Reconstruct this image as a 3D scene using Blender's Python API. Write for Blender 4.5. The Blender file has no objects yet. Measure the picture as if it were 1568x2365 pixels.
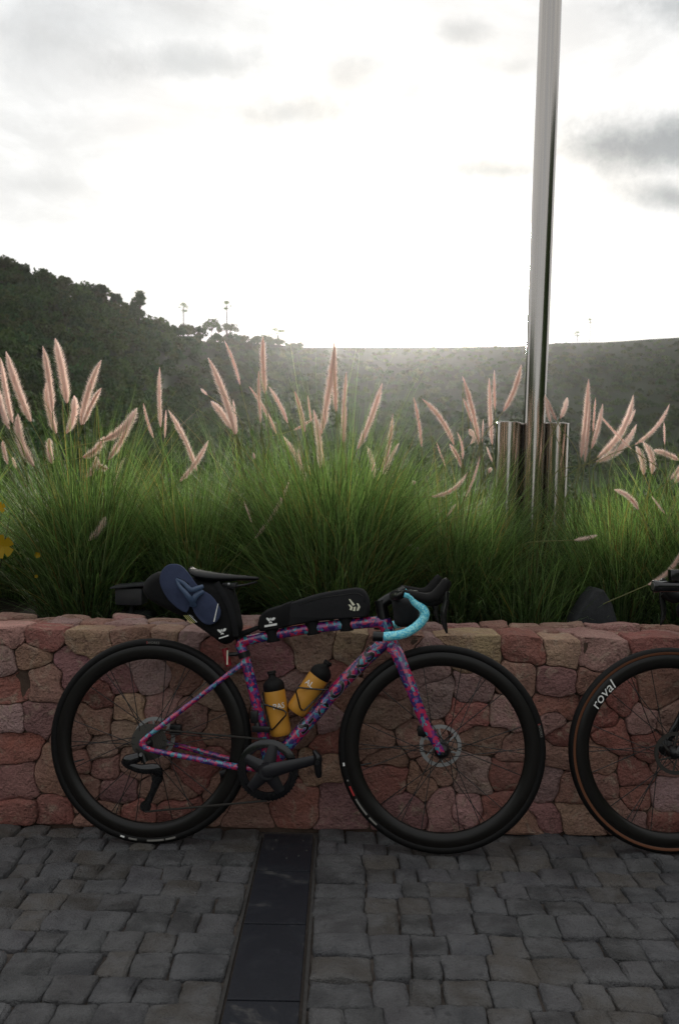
import bpy, bmesh, math, random
import numpy as np
from mathutils import Vector, Matrix, noise as mnoise

random.seed(7)
rng = np.random.default_rng(7)
PI = math.pi
R = math.radians
scene = bpy.context.scene
COL = scene.collection

# ------------------------------------------------------------------ camera
CAM = Vector((0.0, 0.0, 1.143))
PITCH, ROLL, F = R(0.5), R(1.0), 2000.0          # focal length in pixels of a 1568 x 2365 picture
fw = Vector((0, math.cos(PITCH), -math.sin(PITCH)))
r0 = Vector((1, 0, 0))
u0 = Vector((0, math.sin(PITCH), math.cos(PITCH)))
rt = r0 * math.cos(ROLL) + u0 * math.sin(ROLL)
up = -r0 * math.sin(ROLL) + u0 * math.cos(ROLL)
cam_d = bpy.data.cameras.new('camera')
cam = bpy.data.objects.new('camera', cam_d)
COL.objects.link(cam)
cam.matrix_world = Matrix(((rt.x, up.x, -fw.x, CAM.x), (rt.y, up.y, -fw.y, CAM.y), (rt.z, up.z, -fw.z, CAM.z), (0, 0, 0, 1)))
cam_d.sensor_fit = 'VERTICAL'
cam_d.sensor_height = 36.0
cam_d.lens = 36.0 * F / 2365.0
cam_d.clip_start = 0.05
cam_d.clip_end = 6000
cam_d.dof.use_dof = True
cam_d.dof.focus_distance = 3.0
cam_d.dof.aperture_fstop = 6.0
scene.camera = cam

# ------------------------------------------------------------------ sky, sun, exposure
SUN_EL, SUN_AZ = R(13.5), R(2.7)                   # low, almost straight ahead, a little to the right
SUN_DIR = Vector((math.sin(SUN_AZ) * math.cos(SUN_EL), math.cos(SUN_AZ) * math.cos(SUN_EL), math.sin(SUN_EL)))
scene.view_settings.view_transform = 'Standard'
scene.view_settings.look = 'None'
scene.view_settings.gamma = 1.0
scene.view_settings.exposure = 0.5
scene.view_settings.use_curve_mapping = False

world = bpy.data.worlds.new('World')
scene.world = world
world.use_nodes = True
WT = world.node_tree
WT.nodes.clear()


def wn(t, **kw):
    n = WT.nodes.new(t)
    for k, v in kw.items():
        setattr(n, k, v)
    return n


def wlink(a, b):
    WT.links.new(a, b)


def wmath(op, a, b=None, c=None, clamp=False):
    n = wn('ShaderNodeMath', operation=op, use_clamp=clamp)
    for i, v in enumerate((a, b, c)):
        if v is None:
            continue
        if isinstance(v, (int, float)):
            n.inputs[i].default_value = v
        else:
            wlink(v, n.inputs[i])
    return n.outputs[0]


def build_sky():
    out = wn('ShaderNodeOutputWorld')
    bg = wn('ShaderNodeBackground')
    bg.inputs['Strength'].default_value = 0.1
    wlink(bg.outputs[0], out.inputs[0])
    sky = wn('ShaderNodeTexSky', sky_type='NISHITA')
    sky.sun_disc = False
    sky.sun_elevation = SUN_EL
    sky.sun_rotation = SUN_AZ
    sky.dust_density = 1.2
    tc = wn('ShaderNodeTexCoord')
    d = tc.outputs['Generated']
    sep = wn('ShaderNodeSeparateXYZ')
    wlink(d, sep.inputs[0])
    # thin bright overcast: brighter towards the hidden sun, dimmer away from it, the whole sky round
    dot = wn('ShaderNodeVectorMath', operation='DOT_PRODUCT')
    wlink(d, dot.inputs[0])
    dot.inputs[1].default_value = SUN_DIR
    ang = wmath('DIVIDE', wmath('ARCCOSINE', wmath('MINIMUM', dot.outputs['Value'], 0.99999)), PI)
    ramp = wn('ShaderNodeValToRGB')
    ramp.color_ramp.interpolation = 'B_SPLINE'
    els = ramp.color_ramp.elements
    stops = [(0.0, 0.46), (0.04, 0.42), (0.07, 0.375), (0.10, 0.355), (0.15, 0.36), (0.26, 0.345), (0.45, 0.305), (0.7, 0.28), (1.0, 0.27)]
    els[0].position, els[0].color = stops[0][0], (stops[0][1],) * 3 + (1,)
    els[1].position, els[1].color = stops[-1][0], (stops[-1][1],) * 3 + (1,)
    for p, v in stops[1:-1]:
        e = els.new(p)
        e.color = (v, v, v, 1)
    wlink(ang, ramp.inputs[0])
    veil = wmath('MULTIPLY', ramp.outputs[0], 20.0)
    # cloud layer seen in perspective: direction projected on a flat layer
    zz = wmath('ADD', wmath('MAXIMUM', sep.outputs[2], 0.0), 0.12)
    comb = wn('ShaderNodeCombineXYZ')
    wlink(wmath('DIVIDE', sep.outputs[0], zz), comb.inputs[0])
    wlink(wmath('DIVIDE', sep.outputs[1], zz), comb.inputs[1])
    n1 = wn('ShaderNodeTexNoise')
    n1.inputs['Scale'].default_value = 1.3
    n1.inputs['Detail'].default_value = 7
    n1.inputs['Roughness'].default_value = 0.58
    wlink(comb.outputs[0], n1.inputs['Vector'])
    n2 = wn('ShaderNodeTexNoise')
    n2.inputs['Scale'].default_value = 8.0
    n2.inputs['Detail'].default_value = 9
    n2.inputs['Roughness'].default_value = 0.68
    wlink(d, n2.inputs['Vector'])
    gap = wn('ShaderNodeMapRange', interpolation_type='SMOOTHSTEP')     # thin places where the blue shows
    gap.inputs[1].default_value = 0.40
    gap.inputs[2].default_value = 0.60
    gap.inputs[3].default_value = 0.78
    gap.inputs[4].default_value = 0.98
    wlink(n1.outputs[0], gap.inputs[0])
    # heavier grey clouds ahead, each a soft ragged lump in its own direction
    yy = wmath('MAXIMUM', sep.outputs[1], 0.08)
    U = wmath('DIVIDE', sep.outputs[0], yy)
    V = wmath('DIVIDE', sep.outputs[2], yy)
    wob = wmath('MULTIPLY', wmath('SUBTRACT', n2.outputs[0], 0.5), 3.0)
    front = wmath('GREATER_THAN', sep.outputs[1], 0.1)
    total = None
    for (px, py, a, b, s) in [(1460, 335, 290, 62, 0.50), (1120, 395, 240, 32, 0.42), (1530, 445, 120, 42, 0.42),
                              (660, 272, 180, 46, 0.32), (430, 165, 190, 46, 0.28), (790, 185, 70, 44, 0.20),
                              (925, 250, 76, 44, 0.20), (1540, 10, 140, 50, 0.36), (1170, 155, 80, 26, 0.16),
                              (1040, 80, 60, 28, 0.22), (90, 445, 110, 24, 0.10), (120, 60, 420, 70, 0.16)]:
        du = wmath('DIVIDE', wmath('SUBTRACT', U, (px - 784) / F), 1.2 * a / F)
        dv = wmath('DIVIDE', wmath('SUBTRACT', V, (1170 - py) / F), 1.25 * b / F)
        r = wmath('SQRT', wmath('ADD', wmath('MULTIPLY', du, du), wmath('MULTIPLY', dv, dv)))
        r = wmath('ADD', r, wob)
        mr = wn('ShaderNodeMapRange', interpolation_type='SMOOTHSTEP')
        mr.inputs[1].default_value = 1.45
        mr.inputs[2].default_value = -0.1
        mr.inputs[3].default_value = 0.0
        mr.inputs[4].default_value = s
        wlink(r, mr.inputs[0])
        total = mr.outputs[0] if total is None else wmath('MAXIMUM', total, mr.outputs[0])
    n3 = wn('ShaderNodeTexNoise')
    n3.inputs['Scale'].default_value = 2.6
    n3.inputs['Detail'].default_value = 8
    n3.inputs['Roughness'].default_value = 0.6
    n3.inputs['Distortion'].default_value = 0.4
    wlink(comb.outputs[0], n3.inputs['Vector'])
    tex = wn('ShaderNodeMapRange', interpolation_type='SMOOTHSTEP')
    tex.inputs[1].default_value = 0.36
    tex.inputs[2].default_value = 0.66
    tex.inputs[3].default_value = 0.84
    tex.inputs[4].default_value = 1.08
    wlink(n3.outputs[0], tex.inputs[0])
    dark = tex.outputs[0]
    cloudy = wmath('MULTIPLY', total, front)
    vc = wn('ShaderNodeCombineColor')
    wlink(wmath('MULTIPLY', veil, 1.0), vc.inputs[0])
    wlink(wmath('MULTIPLY', veil, 1.0), vc.inputs[1])
    wlink(wmath('MULTIPLY', veil, 0.985), vc.inputs[2])
    mix = wn('ShaderNodeMix', data_type='RGBA')
    wlink(gap.outputs[0], mix.inputs[0])
    wlink(sky.outputs[0], mix.inputs[6])
    wlink(vc.outputs[0], mix.inputs[7])
    sc = wn('ShaderNodeVectorMath', operation='SCALE')
    wlink(mix.outputs[2], sc.inputs[0])
    wlink(dark, sc.inputs['Scale'])
    tint = wn('ShaderNodeMix', data_type='RGBA', blend_type='MULTIPLY')
    tint.inputs[0].default_value = 1.0
    wlink(sc.outputs[0], tint.inputs[6])
    gc = wn('ShaderNodeMix', data_type='RGBA')          # grey-blue body of the heavier clouds
    wlink(wmath('MULTIPLY', cloudy, 2.1, clamp=True), gc.inputs[0])
    gc.inputs[6].default_value = (1, 1, 1, 1)
    gc.inputs[7].default_value = (0.40, 0.425, 0.445, 1)
    wlink(gc.outputs[2], tint.inputs[7])
    wlink(tint.outputs[2], bg.inputs['Color'])


build_sky()
scene.cycles.use_denoising = True
scene.cycles.denoising_prefilter = 'NONE'
scene.cycles.denoising_input_passes = 'RGB_ALBEDO_NORMAL'
sun_d = bpy.data.lights.new('sun', 'SUN')
sun_d.energy = 4.6
sun_d.angle = R(9)
sun_d.color = (1.0, 0.93, 0.83)
sun = bpy.data.objects.new('sun', sun_d)
COL.objects.link(sun)
sun.rotation_euler = SUN_DIR.to_track_quat('Z', 'Y').to_euler()
sun.location = (0, 30, 40)


# ------------------------------------------------------------------ helpers
def ray(px, py):
    return fw + rt * ((px - 784.0) / F) - up * ((py - 1182.5) / F)


def at_y(px, py, Y):
    d = ray(px, py)
    return CAM + d * (Y / d.y)


def ground(px, py, z=0.0):
    d = ray(px, py)
    return CAM + d * ((z - CAM.z) / d.z)


def project(p):
    v = Vector(p) - CAM
    d = v.dot(fw)
    if d < 0.05:
        return (-9999, -9999)
    return (784 + F * v.dot(rt) / d, 1182.5 - F * v.dot(up) / d)


def mesh(name, verts, faces, smooth=True):
    me = bpy.data.meshes.new(name)
    me.from_pydata([tuple(v) for v in verts], [], [tuple(f) for f in faces])
    if smooth:
        me.polygons.foreach_set('use_smooth', [True] * len(me.polygons))
        me.set_sharp_from_angle(angle=R(42))
    me.update()
    return me


def obj(name, geo, mat, parent=None, smooth=True, loc=None, color=None):
    """one mesh object from (verts, faces) or a mesh"""
    me = geo if isinstance(geo, bpy.types.Mesh) else mesh(name, geo[0], geo[1], smooth)
    if mat is not None and not me.materials:
        for m in (mat if isinstance(mat, (list, tuple)) else [mat]):
            me.materials.append(m)
    o = bpy.data.objects.new(name, me)
    COL.objects.link(o)
    if parent is not None:
        o.parent = parent
    if loc is not None:
        o.location = loc
    if color is not None:
        o.color = color
    return o


def tag(o, label=None, cat=None, group=None, kind=None):
    if label:
        o['label'] = label
    if cat:
        o['category'] = cat
    if group:
        o['group'] = group
    if kind:
        o['kind'] = kind
    return o


def thing(name, label, cat, mw=None, group=None):
    o = bpy.data.objects.new(name, None)
    o.empty_display_size = 0.1
    COL.objects.link(o)
    if mw is not None:
        o.matrix_world = mw if isinstance(mw, Matrix) else Matrix.Translation(mw)
    return tag(o, label, cat, group)


def join(*geos):
    V, Fc = [], []
    for v, f in geos:
        n = len(V)
        V += [Vector(p) for p in v]
        Fc += [tuple(i + n for i in q) for q in f]
    return V, Fc


def xform(geo, m):
    return [m @ Vector(v) for v in geo[0]], geo[1]


def catmull(pts, n=6, vals=None):
    P = [Vector(p) for p in pts]
    out, ov = [], []
    for i in range(len(P) - 1):
        a = P[i - 1] if i > 0 else P[i] * 2 - P[i + 1]
        b, c = P[i], P[i + 1]
        d = P[i + 2] if i + 2 < len(P) else P[i + 1] * 2 - P[i]
        for k in range(n):
            t = k / n
            out.append(0.5 * ((2 * b) + (c - a) * t + (2 * a - 5 * b + 4 * c - d) * t * t + (3 * b - a - 3 * c + d) * t ** 3))
            if vals is not None:
                ov.append(vals[i] + (vals[i + 1] - vals[i]) * t)
    out.append(P[-1])
    if vals is not None:
        ov.append(vals[-1])
        return out, ov
    return out


def tube(pts, rad, seg=10, caps=True, flat=1.0, flat_dir=None, smooth_n=0):
    """tube along pts; rad a number or a list; flat scales the radius along flat_dir"""
    if not isinstance(rad, (list, tuple)):
        rad = [rad] * len(pts)
    if smooth_n:
        pts, rad = catmull(pts, smooth_n, list(rad))
    P = [Vector(p) for p in pts]
    V, Fc = [], []
    ref = None
    for i, p in enumerate(P):
        t = (P[min(i + 1, len(P) - 1)] - P[max(i - 1, 0)]).normalized()
        if flat_dir is not None:
            a = Vector(flat_dir)
            a = (a - t * a.dot(t)).normalized()
        else:
            if ref is None:
                ref = Vector((0, 0, 1)) if abs(t.z) < 0.9 else Vector((1, 0, 0))
            a = (ref - t * ref.dot(t)).normalized()
            ref = a
        b = t.cross(a)
        for k in range(seg):
            an = 2 * PI * k / seg
            V.append(p + a * (math.cos(an) * rad[i] * flat) + b * (math.sin(an) * rad[i]))
    n = len(P)
    for i in range(n - 1):
        for k in range(seg):
            k2 = (k + 1) % seg
            Fc.append((i * seg + k, i * seg + k2, (i + 1) * seg + k2, (i + 1) * seg + k))
    if caps:
        Fc.append(tuple(range(seg - 1, -1, -1)))
        Fc.append(tuple((n - 1) * seg + k for k in range(seg)))
    return V, Fc


def lathe(profile, p0, axis, seg=32, closed=False, start=None):
    """profile: (radius, height along axis); closed = ring-shaped section"""
    ax = Vector(axis).normalized()
    a = Vector(start) if start is not None else (Vector((0, 0, 1)) if abs(ax.z) < 0.9 else Vector((1, 0, 0)))
    a = (a - ax * a.dot(ax)).normalized()
    b = ax.cross(a)
    p0 = Vector(p0)
    n = len(profile)
    V, Fc = [], []
    for k in range(seg):
        an = 2 * PI * k / seg
        d = a * math.cos(an) + b * math.sin(an)
        for (r, h) in profile:
            V.append(p0 + d * r + ax * h)
    m = n if closed else n - 1
    for k in range(seg):
        k2 = (k + 1) % seg
        for i in range(m):
            j = (i + 1) % n
            Fc.append((k * n + i, k * n + j, k2 * n + j, k2 * n + i))
    if not closed:
        Fc.append(tuple(k * n for k in range(seg)))
        Fc.append(tuple(k * n + n - 1 for k in range(seg - 1, -1, -1)))
    return V, Fc


def box(c, h, bev=0.0):
    """rounded box: centre c, half sizes h"""
    bm = bmesh.new()
    bmesh.ops.create_cube(bm, size=2.0)
    for v in bm.verts:
        v.co = Vector((v.co.x * h[0] + c[0], v.co.y * h[1] + c[1], v.co.z * h[2] + c[2]))
    if bev > 0:
        bmesh.ops.bevel(bm, geom=list(bm.edges), offset=bev, segments=2, affect='EDGES', profile=0.6)
    bm.verts.index_update()
    V = [v.co.copy() for v in bm.verts]
    Fc = [tuple(v.index for v in f.verts) for f in bm.faces]
    bm.free()
    return V, Fc


def prism(outline, y0, y1, bev=0.0):
    """outline of (x, z) extruded along y with softened rims"""
    c = Vector((sum(p[0] for p in outline) / len(outline), 0, sum(p[1] for p in outline) / len(outline)))
    n = len(outline)
    rings = [(y0, bev), (y0 + bev * 0.35, bev * 0.3), (y0 + bev, 0), (y1 - bev, 0), (y1 - bev * 0.35, bev * 0.3), (y1, bev)] if bev else [(y0, 0), (y1, 0)]
    V, Fc = [], []
    for (y, ins) in rings:
        for (x, z) in outline:
            p = Vector((x, 0, z))
            d = c - p
            if ins and d.length > 1e-6:
                p = p + d.normalized() * min(ins, d.length * 0.6)
            V.append(Vector((p.x, y, p.z)))
    for i in range(len(rings) - 1):
        for k in range(n):
            k2 = (k + 1) % n
            Fc.append((i * n + k, i * n + k2, (i + 1) * n + k2, (i + 1) * n + k))
    Fc.append(tuple(range(n - 1, -1, -1)))
    Fc.append(tuple((len(rings) - 1) * n + k for k in range(n)))
    return V, Fc


def pillow(outline, hw, bev, steps=4, power=1.0, yc=0.0):
    """stuffed shape: (x, z) outline at the middle, pulled in towards both sides"""
    c = Vector((sum(p[0] for p in outline) / len(outline), 0, sum(p[1] for p in outline) / len(outline)))
    n = len(outline)
    rings = []
    for i in range(2 * steps + 1):
        a = -PI / 2 + PI * i / (2 * steps)
        rings.append((yc + hw * math.sin(a), bev * (1 - math.cos(a)) ** power))
    V, Fc = [], []
    for (y, ins) in rings:
        for (x, z) in outline:
            p = Vector((x, 0, z))
            d = c - p
            p = p + d.normalized() * min(ins, d.length * 0.55)
            V.append(Vector((p.x, y, p.z)))
    for i in range(len(rings) - 1):
        for k in range(n):
            k2 = (k + 1) % n
            Fc.append((i * n + k, i * n + k2, (i + 1) * n + k2, (i + 1) * n + k))
    Fc.append(tuple(range(n - 1, -1, -1)))
    Fc.append(tuple((len(rings) - 1) * n + k for k in range(n)))
    return V, Fc


_text_cache = {}


def text_geo(s, shear=0.0, bold=0.0):
    """letters as flat mesh: width-normalised so that cap height is 1"""
    key = (s, shear, bold)
    if key not in _text_cache:
        cu = bpy.data.curves.new('lettering', 'FONT')
        cu.body = s
        cu.size = 1.4
        cu.shear = shear
        cu.offset = bold
        cu.resolution_u = 3
        o = bpy.data.objects.new('lettering', cu)
        COL.objects.link(o)
        bpy.context.view_layer.update()
        dg = bpy.context.evaluated_depsgraph_get()
        me = o.evaluated_get(dg).to_mesh()
        V = [v.co.copy() for v in me.vertices]
        Fc = [tuple(p.vertices) for p in me.polygons]
        o.evaluated_get(dg).to_mesh_clear()
        bpy.data.objects.remove(o)
        bpy.data.curves.remove(cu)
        _text_cache[key] = (V, Fc)
    return _text_cache[key]


# ------------------------------------------------------------------ materials
def material(name, color=(0.5, 0.5, 0.5), rough=0.6, metal=0.0, coat=0.0, spec=0.5, trans=None):
    m = bpy.data.materials.new(name)
    m.use_nodes = True
    b = m.node_tree.nodes['Principled BSDF']
    b.inputs['Base Color'].default_value = (*color, 1)
    b.inputs['Roughness'].default_value = rough
    b.inputs['Metallic'].default_value = metal
    b.inputs['Coat Weight'].default_value = coat
    b.inputs['Coat Roughness'].default_value = 0.08
    b.inputs['Specular IOR Level'].default_value = spec
    return m


def nodes_of(m):
    nt = m.node_tree
    return nt, nt.nodes, nt.links, nt.nodes['Principled BSDF']


def mixc(nt, fac, a, b, mode='MIX'):
    n = nt.nodes.new('ShaderNodeMix')
    n.data_type = 'RGBA'
    n.blend_type = mode
    for i, v in ((0, fac), (6, a), (7, b)):
        if isinstance(v, (int, float)):
            n.inputs[i].default_value = v
        elif isinstance(v, tuple):
            n.inputs[i].default_value = (*v[:3], 1)
        else:
            nt.links.new(v, n.inputs[i])
    return n.outputs[2]


def noise_n(nt, scale, detail=5, rough=0.55, vec=None, dist=0.0):
    n = nt.nodes.new('ShaderNodeTexNoise')
    n.inputs['Scale'].default_value = scale
    n.inputs['Detail'].default_value = detail
    n.inputs['Roughness'].default_value = rough
    n.inputs['Distortion'].default_value = dist
    if vec is not None:
        nt.links.new(vec, n.inputs['Vector'])
    return n.outputs[0]


def mrange(nt, v, a, b, c=0.0, d=1.0, smooth=True):
    n = nt.nodes.new('ShaderNodeMapRange')
    if smooth:
        n.interpolation_type = 'SMOOTHSTEP'
    for i, x in ((1, a), (2, b), (3, c), (4, d)):
        n.inputs[i].default_value = x
    nt.links.new(v, n.inputs[0])
    return n.outputs[0]


def bump(nt, h, strength, dist, target):
    n = nt.nodes.new('ShaderNodeBump')
    n.inputs['Strength'].default_value = strength
    n.inputs['Distance'].default_value = dist
    nt.links.new(h, n.inputs['Height'])
    nt.links.new(n.outputs[0], target.inputs['Normal'])


def geo_pos(nt):
    return nt.nodes.new('ShaderNodeNewGeometry').outputs['Position']


def stone_material():
    m = material('rough_stone', rough=0.88, spec=0.3)
    nt, N, L, b = nodes_of(m)
    p = geo_pos(nt)
    oi = N.new('ShaderNodeObjectInfo')
    base = oi.outputs['Color']
    a = noise_n(nt, 7, 6, 0.62, p, 0.5)
    c1 = mixc(nt, mrange(nt, a, 0.34, 0.66, 0.0, 0.5), base, (0.37, 0.200, 0.175), 'MIX')
    s = noise_n(nt, 16, 5, 0.6, p, 1.0)
    c2 = mixc(nt, mrange(nt, s, 0.52, 0.72, 0.0, 0.75), c1, (0.50, 0.39, 0.30), 'MIX')
    s3 = noise_n(nt, 26, 5, 0.65, p, 0.6)
    c3 = mixc(nt, mrange(nt, s3, 0.30, 0.46, 0.65, 0.0), c2, (0.14, 0.085, 0.07), 'MIX')
    f = noise_n(nt, 150, 3, 0.6, p)
    c4 = mixc(nt, 0.55, c3, mixc(nt, f, (0.35, 0.35, 0.35), (1.55, 1.5, 1.45)), 'MULTIPLY')
    L.new(c4, b.inputs['Base Color'])
    h = nt.nodes.new('ShaderNodeMath')
    h.operation = 'ADD'
    L.new(noise_n(nt, 22, 8, 0.68, p, 0.4), h.inputs[0])
    L.new(noise_n(nt, 90, 4, 0.6, p), h.inputs[1])
    bump(nt, h.outputs[0], 1.0, 0.022, b)
    return m


def sett_material():
    m = material('grey_basalt', rough=0.62, spec=0.5)
    nt, N, L, b = nodes_of(m)
    p = geo_pos(nt)
    oi = N.new('ShaderNodeObjectInfo')
    a = noise_n(nt, 9, 6, 0.6, p, 0.3)
    c1 = mixc(nt, mrange(nt, a, 0.35, 0.68, 0.0, 0.7), oi.outputs['Color'], (0.20, 0.20, 0.205))
    s = noise_n(nt, 30, 5, 0.65, p, 0.8)
    c2 = mixc(nt, mrange(nt, s, 0.55, 0.72, 0.0, 0.6), c1, (0.045, 0.045, 0.05))
    f = noise_n(nt, 220, 3, 0.6, p)
    c3 = mixc(nt, 0.6, c2, mixc(nt, f, (0.4, 0.4, 0.4), (1.5, 1.5, 1.5)), 'MULTIPLY')
    L.new(c3, b.inputs['Base Color'])
    h = nt.nodes.new('ShaderNodeMath')
    h.operation = 'ADD'
    L.new(noise_n(nt, 28, 8, 0.7, p, 0.5), h.inputs[0])
    L.new(noise_n(nt, 140, 4, 0.6, p), h.inputs[1])
    bump(nt, h.outputs[0], 1.0, 0.020, b)
    return m


def mortar_material(name, c, rough=0.95):
    m = material(name, c, rough, spec=0.15)
    nt, N, L, b = nodes_of(m)
    p = geo_pos(nt)
    f = noise_n(nt, 60, 6, 0.65, p)
    L.new(mixc(nt, f, tuple(x * 0.55 for x in c), tuple(x * 1.5 for x in c)), b.inputs['Base Color'])
    bump(nt, f, 0.7, 0.006, b)
    return m


def granite_material():
    m = material('polished_granite', (0.010, 0.011, 0.015), 0.6, spec=0.25)
    nt, N, L, b = nodes_of(m)
    p = geo_pos(nt)
    f = noise_n(nt, 160, 3, 0.6, p)
    d = noise_n(nt, 7, 7, 0.7, p, 0.6)
    c = mixc(nt, f, (0.007, 0.008, 0.011), (0.024, 0.026, 0.034))
    dust = mrange(nt, d, 0.57, 0.72, 0.0, 0.75)
    L.new(mixc(nt, dust, c, (0.10, 0.095, 0.09)), b.inputs['Base Color'])
    L.new(mrange(nt, d, 0.45, 0.72, 0.5, 0.9), b.inputs['Roughness'])
    return m


def camo_paint():
    m = material('camouflage_paint', rough=0.25, coat=1.0, spec=0.5)
    nt, N, L, b = nodes_of(m)
    tc = N.new('ShaderNodeTexCoord')
    nz = N.new('ShaderNodeTexNoise')
    nz.inputs['Scale'].default_value = 70
    nz.inputs['Detail'].default_value = 4
    L.new(tc.outputs['Object'], nz.inputs['Vector'])
    mx = N.new('ShaderNodeVectorMath')
    mx.operation = 'MULTIPLY_ADD'
    L.new(nz.outputs['Color'], mx.inputs[0])
    mx.inputs[1].default_value = (0.022, 0.022, 0.022)
    L.new(tc.outputs['Object'], mx.inputs[2])
    vo = N.new('ShaderNodeTexVoronoi')
    vo.inputs['Scale'].default_value = 95
    L.new(mx.outputs[0], vo.inputs['Vector'])
    sp = N.new('ShaderNodeSeparateColor')
    L.new(vo.outputs['Color'], sp.inputs[0])
    cr = N.new('ShaderNodeValToRGB')
    cr.color_ramp.interpolation = 'CONSTANT'
    e = cr.color_ramp.elements
    e[0].position, e[0].color = 0.0, (0.50, 0.020, 0.095, 1)
    e[1].position, e[1].color = 0.34, (0.040, 0.022, 0.15, 1)
    for p, c in ((0.64, (0.055, 0.27, 0.36)), (0.76, (0.22, 0.02, 0.19)), (0.91, (0.09, 0.10, 0.33))):
        x = e.new(p)
        x.color = (*c, 1)
    L.new(sp.outputs[0], cr.inputs[0])
    f = noise_n(nt, 260, 2, 0.5, tc.outputs['Object'])
    L.new(mixc(nt, 0.6, cr.outputs[0], mixc(nt, f, (0.45, 0.45, 0.45), (1.5, 1.5, 1.5)), 'MULTIPLY'), b.inputs['Base Color'])
    return m


def fabric_material(name, c, scale=900):
    m = material(name, c, 0.85, spec=0.25)
    nt, N, L, b = nodes_of(m)
    tc = N.new('ShaderNodeTexCoord')
    w = noise_n(nt, scale, 2, 0.5, tc.outputs['Object'])
    f = noise_n(nt, 25, 4, 0.6, tc.outputs['Object'])
    L.new(mixc(nt, f, tuple(x * 0.7 for x in c), tuple(x * 1.35 for x in c)), b.inputs['Base Color'])
    bump(nt, f, 0.35, 0.006, b)
    return m


def leafy(name, attr=None, c=(0.05, 0.09, 0.03), trans=0.35, rough=0.6, warm=(1.3, 1.5, 0.5)):
    """leaf: diffuse and light let through"""
    m = bpy.data.materials.new(name)
    m.use_nodes = True
    nt = m.node_tree
    nt.nodes.clear()
    out = nt.nodes.new('ShaderNodeOutputMaterial')
    pr = nt.nodes.new('ShaderNodeBsdfPrincipled')
    pr.inputs['Roughness'].default_value = rough
    pr.inputs['Specular IOR Level'].default_value = 0.25
    tr = nt.nodes.new('ShaderNodeBsdfTranslucent')
    mx = nt.nodes.new('ShaderNodeMixShader')
    mx.inputs[0].default_value = trans
    if attr:
        a = nt.nodes.new('ShaderNodeAttribute')
        a.attribute_name = attr
        col = a.outputs['Color']
    else:
        rgb = nt.nodes.new('ShaderNodeRGB')
        rgb.outputs[0].default_value = (*c, 1)
        col = rgb.outputs[0]
    nt.links.new(col, pr.inputs['Base Color'])
    nt.links.new(mixc(nt, 1.0, col, warm, 'MULTIPLY'), tr.inputs['Color'])
    nt.links.new(pr.outputs[0], mx.inputs[1])
    nt.links.new(tr.outputs[0], mx.inputs[2])
    nt.links.new(mx.outputs[0], out.inputs[0])
    return m


M = {}
M['stone'] = stone_material()
M['sett'] = sett_material()
M['mortar'] = mortar_material('wall_mortar', (0.085, 0.058, 0.045))
M['bed'] = mortar_material('sand_bed', (0.085, 0.072, 0.064))
M['mortar_grey'] = mortar_material('grey_joint', (0.055, 0.052, 0.05))
M['earth'] = mortar_material('dark_soil', (0.035, 0.026, 0.02))
M['granite'] = granite_material()
M['camo'] = camo_paint()
M['rubber'] = material('black_rubber', (0.0055, 0.005, 0.005), 0.6, spec=0.22)
M['carbon'] = material('satin_carbon', (0.007, 0.0058, 0.005), 0.32, spec=0.35)
M['black'] = material('black_anodised', (0.006, 0.006, 0.007), 0.32, metal=0.0, spec=0.45)
M['gloss_black'] = material('gloss_black', (0.005, 0.005, 0.006), 0.2, coat=0.3)
M['grey_crank'] = material('grey_crank', (0.014, 0.0135, 0.017), 0.4, spec=0.45)
M['spoke'] = material('black_spoke', (0.02, 0.02, 0.02), 0.4)
M['steel'] = material('brushed_steel', (0.42, 0.42, 0.43), 0.35, metal=1.0)
M['rotor'] = material('rotor_steel', (0.40, 0.40, 0.40), 0.42, metal=0.5)
M['cass'] = material('cassette_steel', (0.10, 0.095, 0.085), 0.5, metal=0.7)
M['chain'] = material('chain', (0.06, 0.055, 0.05), 0.5, metal=0.7)
M['bag'] = fabric_material('black_nylon', (0.007, 0.007, 0.0075))
M['bag_grey'] = fabric_material('charcoal_nylon', (0.014, 0.014, 0.0155))
M['eva'] = fabric_material('navy_foam', (0.042, 0.054, 0.105))
M['eva_strap'] = material('blue_strap', (0.05, 0.085, 0.16), 0.4)
M['white'] = material('reflective_white', (0.85, 0.85, 0.82), 0.45)
M['cream'] = material('reflective_cream', (0.82, 0.80, 0.62), 0.45)
M['yellowish'] = material('reflective_yellow', (0.55, 0.52, 0.18), 0.45)
M['grey_print'] = material('grey_print', (0.22, 0.21, 0.19), 0.5)
M['red_print'] = material('red_print', (0.45, 0.03, 0.03), 0.5)
M['tape'] = material('cyan_tape', (0.20, 0.80, 0.92), 0.30, coat=0.5)
_nt, _N, _L, _b = nodes_of(M['tape'])
_tc = _N.new('ShaderNodeTexCoord')
_f = noise_n(_nt, 190, 3, 0.6, _tc.outputs['Object'])
_L.new(mixc(_nt, mrange(_nt, _f, 0.42, 0.58), (0.06, 0.60, 0.86), (0.38, 0.95, 0.99)), _b.inputs['Base Color'])
M['bottle'] = material('amber_plastic', (0.58, 0.27, 0.035), 0.42, spec=0.4)
M['red_lens'] = material('red_lens', (0.25, 0.008, 0.02), 0.12, coat=0.8)
M['tan_wall'] = material('tan_sidewall', (0.13, 0.042, 0.014), 0.6)
M['saddle'] = material('saddle_cover', (0.006, 0.006, 0.007), 0.5, spec=0.2)
M['decal'] = material('black_decal', (0.006, 0.006, 0.008), 0.25, coat=0.6)
M['pale_edge'] = material('pale_lilac_edge', (0.34, 0.30, 0.40), 0.4)
M['chrome'] = material('polished_steel', (0.47, 0.44, 0.41), 0.14, metal=1.0)
M['grass'] = leafy('grass_blade', 'col', trans=0.42, warm=(1.15, 1.35, 0.65))
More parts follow.
